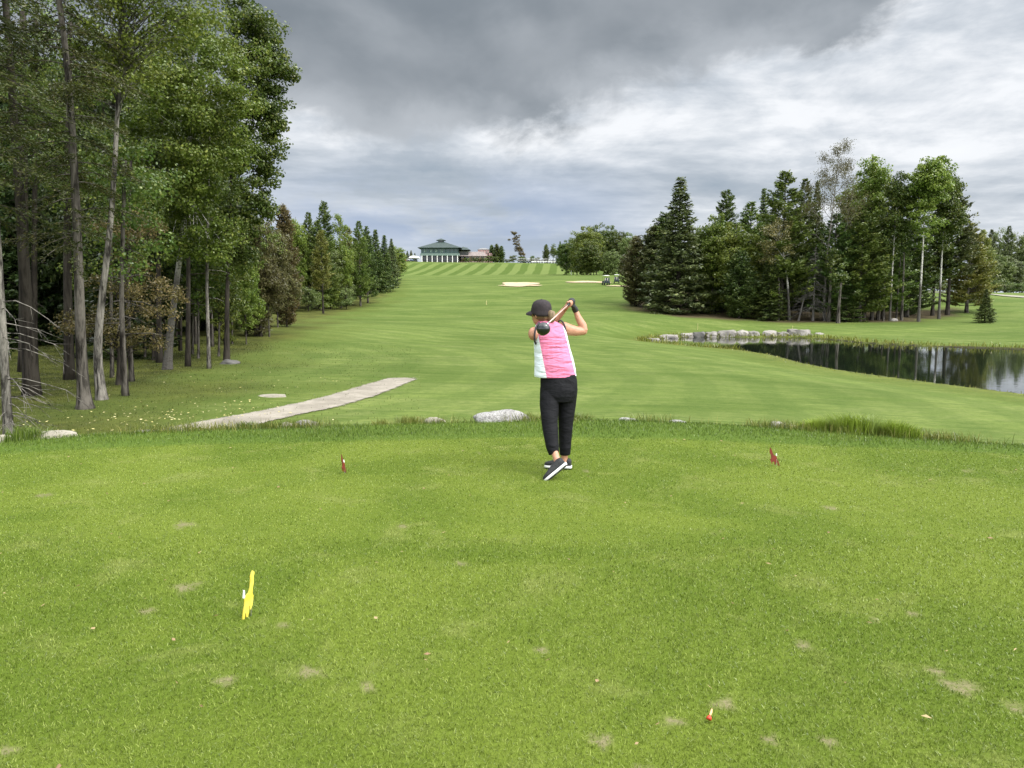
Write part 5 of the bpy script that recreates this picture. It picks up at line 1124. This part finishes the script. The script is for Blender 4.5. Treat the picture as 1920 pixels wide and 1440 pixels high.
hb = MB(); hb.ell(hp(-.020, 0, -.030), (.078, .076, .055), hr); hb.tube([hp(-.088, .0, .0), hp(-.115, -.005, -.012), hp(-.122, -.010, -.045), hp(-.112, -.012, -.078), hp(-.10, -.01, -.10)], [.022, .036, .038, .028, .010], 14)
link('hair', remesh(hb.mesh('hair'), .005, 3), hairm, person)
# shoes
def shoe(heel, toe, upv, label=None):
    x_ = (toe-heel); Ls = x_.length; x_.normalize(); upv = (upv-x_*upv.dot(x_)).normalized(); y_ = upv.cross(x_)
    def q(a, b, c): return heel+x_*a*Ls+y_*b+upv*c
    prof = [(0.0, .022, .058), (.04, .032, .07), (.15, .035, .078), (.30, .035, .074), (.45, .037, .066), (.6, .043, .055), (.75, .046, .046), (.88, .041, .038), (.96, .028, .030), (1., .012, .022)]
    s_ = MB(); s_.rings([(q(a, 0, .018+h_/2), y_*w_*(1 if a > .2 else .95), upv*h_/2, .75) for a, w_, h_ in prof], 20); up = s_.obj('shoe', shoem, person, smooth=True)
    s_ = MB(); s_.rings([(q(a if a > .01 else -.02, 0, .012), y_*(w_+.006), upv*.013, .5) for a, w_, h_ in prof], 20); s_.obj('sole', solem, up, smooth=True)
    s_ = MB(); s_.rings([(q(a*.98, 0, -.0045), y_*(w_-.001), upv*.004, .5) for a, w_, h_ in prof], 20); s_.obj('tread', shoem, up, smooth=True)
    for k in range(5): 
        s_ = MB(); a = .36+.07*k; h_ = np.interp(a, [r[0] for r in prof], [r[2] for r in prof]); s_.tube([q(a, -.022, .016+h_*.93), q(a, 0, .021+h_), q(a, .022, .016+h_*.93)], .003, 6); s_.obj('lace', sock if k == 9 else trimf, up)
    return up
heelL, toeL = L(1063, 871, 6.74), L(1023, 904, 6.71); shoe(heelL, toeL, Vector((-.55, .30, .78)))
heelR, toeR = L(1071, 882.5, 7.12), L(1021, 880, 7.17); heelR.z = toeR.z = .012; shoe(heelR, toeR, Vector((0, 0, 1)))
for c_, d_ in ((L(1046, 866, 6.80), L(1050, 874, 6.77)), ): 
    s_ = MB(); s_.tube([c_, d_], [.037, .040], 14); s_.obj('sock', sock, person, smooth=True)
# golf club, held in both hands
club = empty('golf_club', P0+hosel, 'driver with a copper coloured shaft and glossy black head hanging behind the golfer', 'golf club')
cp = lambda q: q-hosel
mb = MB(); mb.tube([cp(butt), cp(butt+U*.27)], [.0135, .0105], 10); mb.obj('grip', mat('rubber_grip', (.03, .03, .03), .7)[0], club, smooth=True)
mb = MB(); mb.tube([cp(butt+U*.27), cp(hosel-U*.03)], [.0058, .0046], 10); mb.obj('shaft', gripm, club, smooth=True)
mb = MB(); mb.tube([cp(hosel-U*.05), cp(hosel+U*.03)], [.0075, .009], 10); mb.obj('hosel', mat('hosel_metal', (.65, .66, .66), .3, .9)[0], club, smooth=True)
hcn = L(1018.5, 616.5, 6.30)-hosel; mb = MB(); rot = Matrix.Rotation(R(-18), 3, 'Y')
sec = []
for t_, w_, h_ in ((-1, .012, .012), (-.9, .032, .03), (-.6, .048, .046), (-.2, .056, .055), (.3, .055, .055), (.7, .050, .050), (.95, .042, .043), (1.0, .036, .038)):
    sec.append((hcn+Vector((0, -.030*(1-t_)/2-.0+.02*0, 0))+Vector((.0, (t_)*.030, 0)), rot @ Vector((w_, 0, 0)), rot @ Vector((0, 0, h_*.97)), .92))
mb.rings(sec, 28); mb.obj('club_head', headm, club, smooth=True)
mb = MB(); mb.tube([hcn+Vector((.040, -.012, .038)), hcn+Vector((.049, -.010, .004)), hcn+Vector((.045, -.010, -.02))], [.0035, .0045, .003], 6); mb.obj('face_edge', solem, club, smooth=True)

# ------------------------------------------------------------------ golf carts, cars, tent
M['cart_white'] = mat('cart_white', (.72, .72, .70), .35)[0]; M['cart_dark'] = mat('cart_dark', (.03, .035, .035), .4)[0]; M['tyre'] = mat('tyre', (.02, .02, .02), .8)[0]; M['seat_beige'] = mat('seat_beige', (.45, .42, .36), .7)[0]; M['bag'] = mat('bag_blue', (.05, .07, .10), .7)[0]
M['cart_green'] = mat('cart_green', (.02, .035, .03), .35)[0]
def cart(body, roofm, n=''):
    out = []
    b = MB(); b.box(0, 0, .42, 1.15, 2.3, .12); b.box(0, .95, .62, 1.1, .42, .5, taper=.8); b.box(0, -.55, .62, 1.1, .62, .34, taper=.95); b.box(0, -1.0, .62, 1.12, .3, .28, taper=.9); out.append(('body', b.mesh('body'), body))
    b = MB(); b.box(0, 0, 1.87, 1.12, 1.6, .06, taper=.92); b.box(0, 0, 1.91, .9, 1.35, .04, taper=.85); out.append(('roof', b.mesh('roof'), roofm))
    for sx in (-1, 1):
        for y0, y1 in ((.85, .65), (-.85, -.68)):
            b = MB(); b.tube([(sx*.5, y0, .6), (sx*.5, y1, 1.86)], .02, 6); out.append(('roof_post', b.mesh('roof_post'), M['cart_dark']))
            b = MB(); b.tube([(sx*.42, y0*.88, .23), (sx*.60, y0*.88, .23)], .23, 14); out.append(('wheel', b.mesh('wheel'), M['tyre']))
    b = MB(); b.box(0, -.45, .86, 1.0, .5, .12, taper=.95); b.box(0, -.72, 1.12, 1.0, .1, .42, taper=.9); out.append(('seat', b.mesh('seat'), M['seat_beige']))
    b = MB(); b.tube([(-.25, .55, .9), (-.25, .25, 1.12)], .018, 6); b.tube([(-.25+.17*math.cos(q), .25+.08*math.sin(q), 1.12+.15*math.sin(q)) for q in np.linspace(0, 6.283, 13)], .014, 5, caps=False); out.append(('steering_wheel', b.mesh('steering_wheel'), M['cart_dark']))
    for sx in (-.25, .25):
        b = MB(); b.tube([(sx, -1.12, .55), (sx, -1.22, 1.1), (sx, -1.26, 1.36)], [.12, .13, .14], 10); b.tube([(sx+.03, -1.24, 1.3), (sx+.05, -1.28, 1.52)], [.03, .045], 6); b.tube([(sx-.04, -1.24, 1.3), (sx-.06, -1.28, 1.48)], [.03, .04], 6); out.append(('golf_bag', b.mesh('golf_bag'), M['bag']))
    b = MB(); b.box(0, .62, 1.35, 1.0, .02, .75); 
    return out
def place_thing(parts, name, loc, rz, label, cat, group=None, sc=1.):
    r_ = empty(name, loc, label, cat, group, rz); r_.scale = (sc,)*3
    for nm, me, m_ in parts:
        if not me.materials: me.materials.append(m_)
        o = bpy.data.objects.new(nm, me); COL.objects.link(o); o.parent = r_
        o.material_slots[0].link = 'OBJECT'; o.material_slots[0].material = m_
    return r_
cA = cart(M['cart_green'], M['cart_white'])
place_thing(cA, 'golf_cart', hit(1136, 534.5), .15, 'golf cart standing beside the long bunker, left of two', 'golf cart', sc=.95)
place_thing(cA, 'golf_cart', hit(1156, 531.5), -.1, 'golf cart parked near the grove edge, right of two', 'golf cart', sc=.9)
for i in range(16):
    px = 973+i*5.1; dark = i < 5
    l = atY(px, 337.5+.4*math.sin(i*2)); place_thing([(a, b, (M['cart_white'] if not dark and a in ('roof', 'body') else c)) for a, b, c in cA], 'golf_cart', l, math.pi+.1*math.sin(i*3), ('dark bodied golf cart in the left part of the parked row' if dark else 'white golf cart in the right part of the parked row'), 'golf cart', 'dark golf carts of the parked row' if dark else 'white golf carts of the parked row', .93)
def car(col, nm):
    m_ = mat(nm, col, .3)[0]; out = []
    b = MB(); b.rings([((0, y_, z_), (w_, 0, 0), (0, 0, h_), .45) for y_, z_, w_, h_ in ((-2.2, .62, .75, .22), (-2.1, .64, .85, .32), (-1, .66, .88, .36), (1, .66, .88, .36), (1.9, .60, .84, .28), (2.2, .55, .7, .18))], 20); out.append(('body', b.mesh('body', True), m_))
    b = MB(); b.rings([((0, 0-.25, .95), (.82, 0, 0), (0, 1.65, 0), .5), ((0, -.3, 1.25), (.74, 0, 0), (0, 1.25, 0), .5), ((0, -.35, 1.45), (.64, 0, 0), (0, .95, 0), .5)], 20); out.append(('cabin', b.mesh('cabin'), M['cart_dark']))
    for sx in (-1, 1):
        for y_ in (-1.35, 1.35): b = MB(); b.tube([(sx*.7, y_, .33), (sx*.9, y_, .33)], .33, 14); out.append(('wheel', b.mesh('wheel'), M['tyre']))
    return out
for px, c_, nm, lb in ((747, (.75, .75, .74), 'car_white', 'white car parked farthest left beyond the lawn crest'), (754, (.35, .05, .05), 'car_red', 'dark red car parked left of the clubhouse'), (761, (.30, .31, .33), 'car_grey', 'grey car parked nearest the white tent'), (766.5, (.10, .14, .22), 'car_blue', 'dark blue car half behind the white tent')):
    place_thing(car(c_, nm), 'parked_car', atY(px, 341), 1.3+.1*math.sin(px), lb, 'car')
cx = atY(777.5, 343); mb = MB(); rw = []
for t_ in np.linspace(0, math.pi, 13): rw.append((math.cos(t_)*2.3, math.sin(t_)))
v = []
for y_ in (-2.5, 2.5):
    for a, b in rw: v.append((a, y_, 1.5+b*1.15))
f = [(k, k+1, 14+k, 13+k) for k in range(12)]+[tuple(range(13)), tuple(range(25, 12, -1))]
te = empty('party_tent', cx, 'white arched tent left of the clubhouse', 'tent'); mb.add(v, f); mb.obj('canopy', M['cart_white'], te)
for sx in (-2.25, 2.25):
    for y_ in (-2.4, 2.4): mb = MB(); mb.tube([(sx, y_, -.1), (sx, y_, 1.55)], .06, 6); mb.obj('pole', M['cart_white'], te)

# ------------------------------------------------------------------ clubhouse and neighbours
M['roof_green'] = varmat('roof_green', (.024, .040, .036), (.038, .058, .052), 1.2, .6); M['band_green'] = mat('band_green', (.15, .21, .185), .7)[0]; M['wall_dark'] = varmat('wall_dark', (.035, .04, .04), (.06, .06, .055), 1, .8)
M['glass_green'] = mat('glass_green', (.015, .055, .052), .08)[0]; M['trim_green'] = mat('trim_green', (.02, .065, .055), .5)[0]; M['col_white'] = mat('col_white', (.75, .74, .72), .6)[0]
M['roof_brown'] = varmat('roof_brown', (.17, .14, .13), (.24, .20, .19), 1, .8); M['wall_pink'] = varmat('wall_pink', (.40, .25, .24), (.47, .31, .29), .8, .8); M['roof_grey'] = mat('roof_grey', (.22, .22, .22), .7)[0]
M['wall_brick'] = varmat('wall_brick', (.20, .13, .11), (.30, .24, .21), 1.3, .85); M['glass_dark'] = mat('glass_dark', (.02, .025, .03), .1)[0]
def hip(mb, cx, cy, z0, w0, d0, z1, w1, d1, th=.18):
    for (za, wa, da, zb, wb, db) in ((z0-th, w0, d0, z0, w0, d0), (z0, w0, d0, z1, w1, d1)):
        v = [(cx+sx*w/2, cy+sy*d/2, z) for z, w, d in ((za, wa, da), (zb, wb, db)) for sx, sy in ((-1, -1), (1, -1), (1, 1), (-1, 1))]
        mb.add(v, [(3, 2, 1, 0), (4, 5, 6, 7), (0, 1, 5, 4), (1, 2, 6, 5), (2, 3, 7, 6), (3, 0, 4, 7)])
YC = 350.; sC = YC/F/math.cos(0); zf = lambda py: CAMZ+(560-py)*sC; xf = lambda px: (px-960)*sC
ch = empty('clubhouse', (xf(826), YC+8, zf(491)), 'two storey clubhouse with a green hipped roof, cupola and white ground floor columns', 'building'); zb = zf(491)
def zr(py): return zf(py)-zb
mb = MB(); mb.box(0, 0, zr(478)/2-.4, 16.2, 14, zr(478)+.8); mb.obj('wall', M['wall_dark'], ch)
mb = MB(); mb.box(0, 0, zr(478.5), 17.6, 15.4, 1.0); mb.obj('balcony_band', M['band_green'], ch)
mb = MB(); mb.box(0, 0, (zr(476.4)+zr(467))/2, 16.4, 14.2, zr(467)-zr(476.4)); mb.obj('glazing', M['glass_green'], ch)
for k in range(10):
    mb = MB(); mb.box(-8.2+16.4*k/9, -7.14, (zr(476.4)+zr(467))/2, .22 if k % 3 else .45, .12, zr(467)-zr(476.4)); mb.obj('mullion', M['trim_green'], ch)
mb = MB(); mb.box(0, -7.15, zr(467.4), 16.8, .16, .5); mb.obj('fascia', M['trim_green'], ch)
for k in range(4):
    mb = MB(); mb.box(-6.6+2.5*k, -7.16, (zr(475)+zr(468.6))/2, 1.1, .05, 1.3); mb.obj('blind', M['band_green'], ch)
for k in range(8):
    mb = MB(); mb.box(-8+16*k/7, -7.5, zr(480)/2-.3, .36, .36, zr(480)+.6); mb.obj('column', M['col_white'], ch)
for k in range(7):
    mb = MB(); mb.box(-6.86+16*k/7, -7.04, 1.2, 1.4, .06, 2.0); w_ = mb.obj('window', M['glass_dark'], ch)
rf = MB(); hip(rf, 0, 0, zr(466), 19.6, 17.4, zr(454), 3.6, 3.0); rfo = rf.obj('roof', M['roof_green'], ch)
mb = MB(); mb.box(0, 0, zr(452.4), 2.5, 2.5, 1.3); mb.obj('cupola', M['trim_green'], rfo)
mb = MB(); hip(mb, 0, 0, zr(450.6), 4.2, 4.2, zr(447), .3, .3, .12); mb.obj('cupola_roof', M['roof_green'], rfo)
mb = MB(); mb.box(0, 0, zr(452.4), 1.6, 2.56, .7); mb.obj('louvre', M['glass_dark'], rfo)
mb = MB(); mb.box(10.4, 1, zr(472)/2+zr(472)*.0, 4.4, 9, zr(472)); mb.obj('side_wing', M['wall_dark'], ch)
mb = MB(); hip(mb, 10.6, 1, zr(468.6), 5.6, 10.4, zr(464), 1, 5); mb.obj('wing_roof', M['roof_green'], ch)
sb = empty('low_building', (xf(886), YC+9, zb), 'long low brick building with a brown roof right of the clubhouse', 'building')
mb = MB(); mb.box(0, 0, zr(480)/2-.3, 12.0, 9, zr(480)+.6); mb.obj('wall', M['wall_brick'], sb)
for k in range(5): mb = MB(); mb.box(-4.6+2.3*k, -4.53, 1.5, 1.3, .06, 1.3); mb.obj('window', M['glass_dark'], sb)
mb = MB(); hip(mb, 0, 0, zr(480.3), 13.4, 10.4, zr(471.5), 9.6, .6); mb.obj('roof', M['roof_brown'], sb)
pb = empty('pink_building', (xf(905), YC+16, zb), 'pinkish flat fronted building behind the low brick one', 'building')
mb = MB(); mb.box(0, 0, zr(466)/2, 5.0, 7, zr(466)); mb.obj('wall', M['wall_pink'], pb)
for k in range(3): mb = MB(); mb.box(-1.5+1.5*k, -3.53, zr(472), .8, .05, 1.1); mb.obj('window', M['roof_brown'], pb)
mb = MB(); hip(mb, 0, 0, zr(466), 5.5, 7.6, zr(463), 1.5, 2); mb.obj('roof', M['roof_grey'], pb)
mb = MB(); mb.box(3.2, -.5, zr(473)/2, 2.4, 6, zr(473)); mb.obj('side_wing', M['wall_pink'], pb)
# low hedge of mixed shrubs in front of the low building
for i in range(9):
    l = atY(868+i*5.4, 343); tree('bush', 868+i*5.4, None, 482+(i*3) % 3, 9, 'shrub in the mixed bed in front of the low brick building', ['leaf_olive', 'leaf_dark', 'leaf_far'][i % 3], 'bark_dark', 'shrubs in front of the low brick building', Y=343, cat='bush')
for px, Yd, yt, wd_, kd, m_, lb in ((758, 352, 473, 12, 'spruce', 'needle_yellow', 'small spruce left of the tent'), (764, 356, 470, 12, 'spruce', 'needle_mid', 'taller small spruce left of the tent'), (771, 354, 469, 12, 'spruce', 'needle_yellow', 'small spruce just behind the tent'), (778, 358, 474, 10, 'spruce', 'needle_mid', 'lowest small spruce between tent and clubhouse'), (750, 350, 477, 10, 'bush', 'leaf_brown', 'reddish bush beyond the parked cars'),
    (872, 372, 461, 19, 'decid', 'leaf_dark', 'dark rounded tree behind the low brick building'), (858, 376, 459, 14, 'decid', 'leaf_dark', 'dark tree peeping over the clubhouse side wing'), (922, 364, 459, 13, 'cedar', 'leaf_dark', 'pointed dark cedar right of the pink building'), (931, 362, 457, 14, 'cedar', 'leaf_dark', 'middle pointed cedar right of the pink building'), (940, 362, 461, 14, 'cedar', 'leaf_dark', 'third pointed cedar right of the pink building'),
    (919, 340, 478, 15, 'bush', 'leaf_dark', 'dark round bush at the left of the lawn crest'), (930, 339, 479, 14, 'bush', 'leaf_dark', 'dark round bush beside the path at the lawn crest'), (962, 343, 477, 16, 'bush', 'leaf_far', 'olive bush under the leaning crest tree'), (978, 342, 479, 18, 'bush', 'leaf_dark', 'dark bush right under the leaning crest tree'), (950, 346, 485, 14, 'bush', 'leaf_far', 'low pale bush left of the leaning crest tree'),
    (998, 352, 477, 10, 'bush', 'leaf_far', 'small bush behind the left carts'), (1008, 356, 481, 12, 'bush', 'leaf_far', 'low bush behind the middle carts'), (1024, 352, 458, 13, 'cedar', 'leaf_far', 'light narrow tree behind the white carts'), (1038, 350, 455, 15, 'poplar', 'leaf_far', 'thin pale tree behind the right carts'), (1050, 330, 452, 16, 'spruce', 'needle_dark', 'dark spruce at the right end of the cart row')):
    tree(kd, px, None, yt, wd_*1.15, lb, m_, 'bark_dark', Y=Yd, cat='bush' if kd == 'bush' else 'tree')
# leaning odd shaped crest tree
l = atY(984, 345); s_ = l.y/F
q = lambda px, py, rx, rz_, wt: ((px-984)*s_, 0, (zf(py)-l.z), rx*s_, rx*s_, rz_*s_, wt)
el_ = [q(965, 442, 6, 6, 1.5), q(970, 450, 8, 6, 2), q(957, 454, 5, 2.5, .5), q(968, 460, 8, 6, 2), q(973, 470, 8, 6, 2), q(979, 480, 8, 6, 2)]
tt = decid(501, [(0, 0, -.2), (-2.5, 0, 4.5), (-4.2, 0, 9.5)], .3, el_, 90, 60, .30, .75, start=.1)
plant('broadleaf_tree', tt, l, (M['bark_dark'], M['leaf_olive']), 'lone crooked tree leaning left on the lawn crest by the carts')
# stakes and pins
def stake(px, py, h_, m_, label, name='marker_stake', r_=.025, group=None):
    l = hit(px, py); t_ = empty(name, l, label, 'stake', group); mb = MB(); mb.tube([(0, 0, -.1), (0, 0, h_)], r_, 6); mb.obj('post', m_, t_); mb = MB(); mb.tube([(0, 0, h_-.0), (0, 0, h_+r_)], [r_*1.15, r_*.3], 6); mb.obj('tip', m_, t_)
ym = mat('stake_yellow', (.5, .45, .2), .5)[0]; wm_ = M['white_plastic']
stake(912, 572, .55, ym, 'small yellow stake in the middle of the fairway', r_=.05); stake(1071, 515, 1.6, wm_, 'thin pale stake on the slope near the path', r_=.09)
stake(1308, 619, .7, ym, 'yellow stake behind the round dark pond stone', r_=.022); stake(1486, 621, .6, ym, 'yellow stake behind the wide domed pond stone', r_=.022)
stake(1166, 514, 1.3, wm_, 'pale stake close to the grove on the far slope', r_=.08)
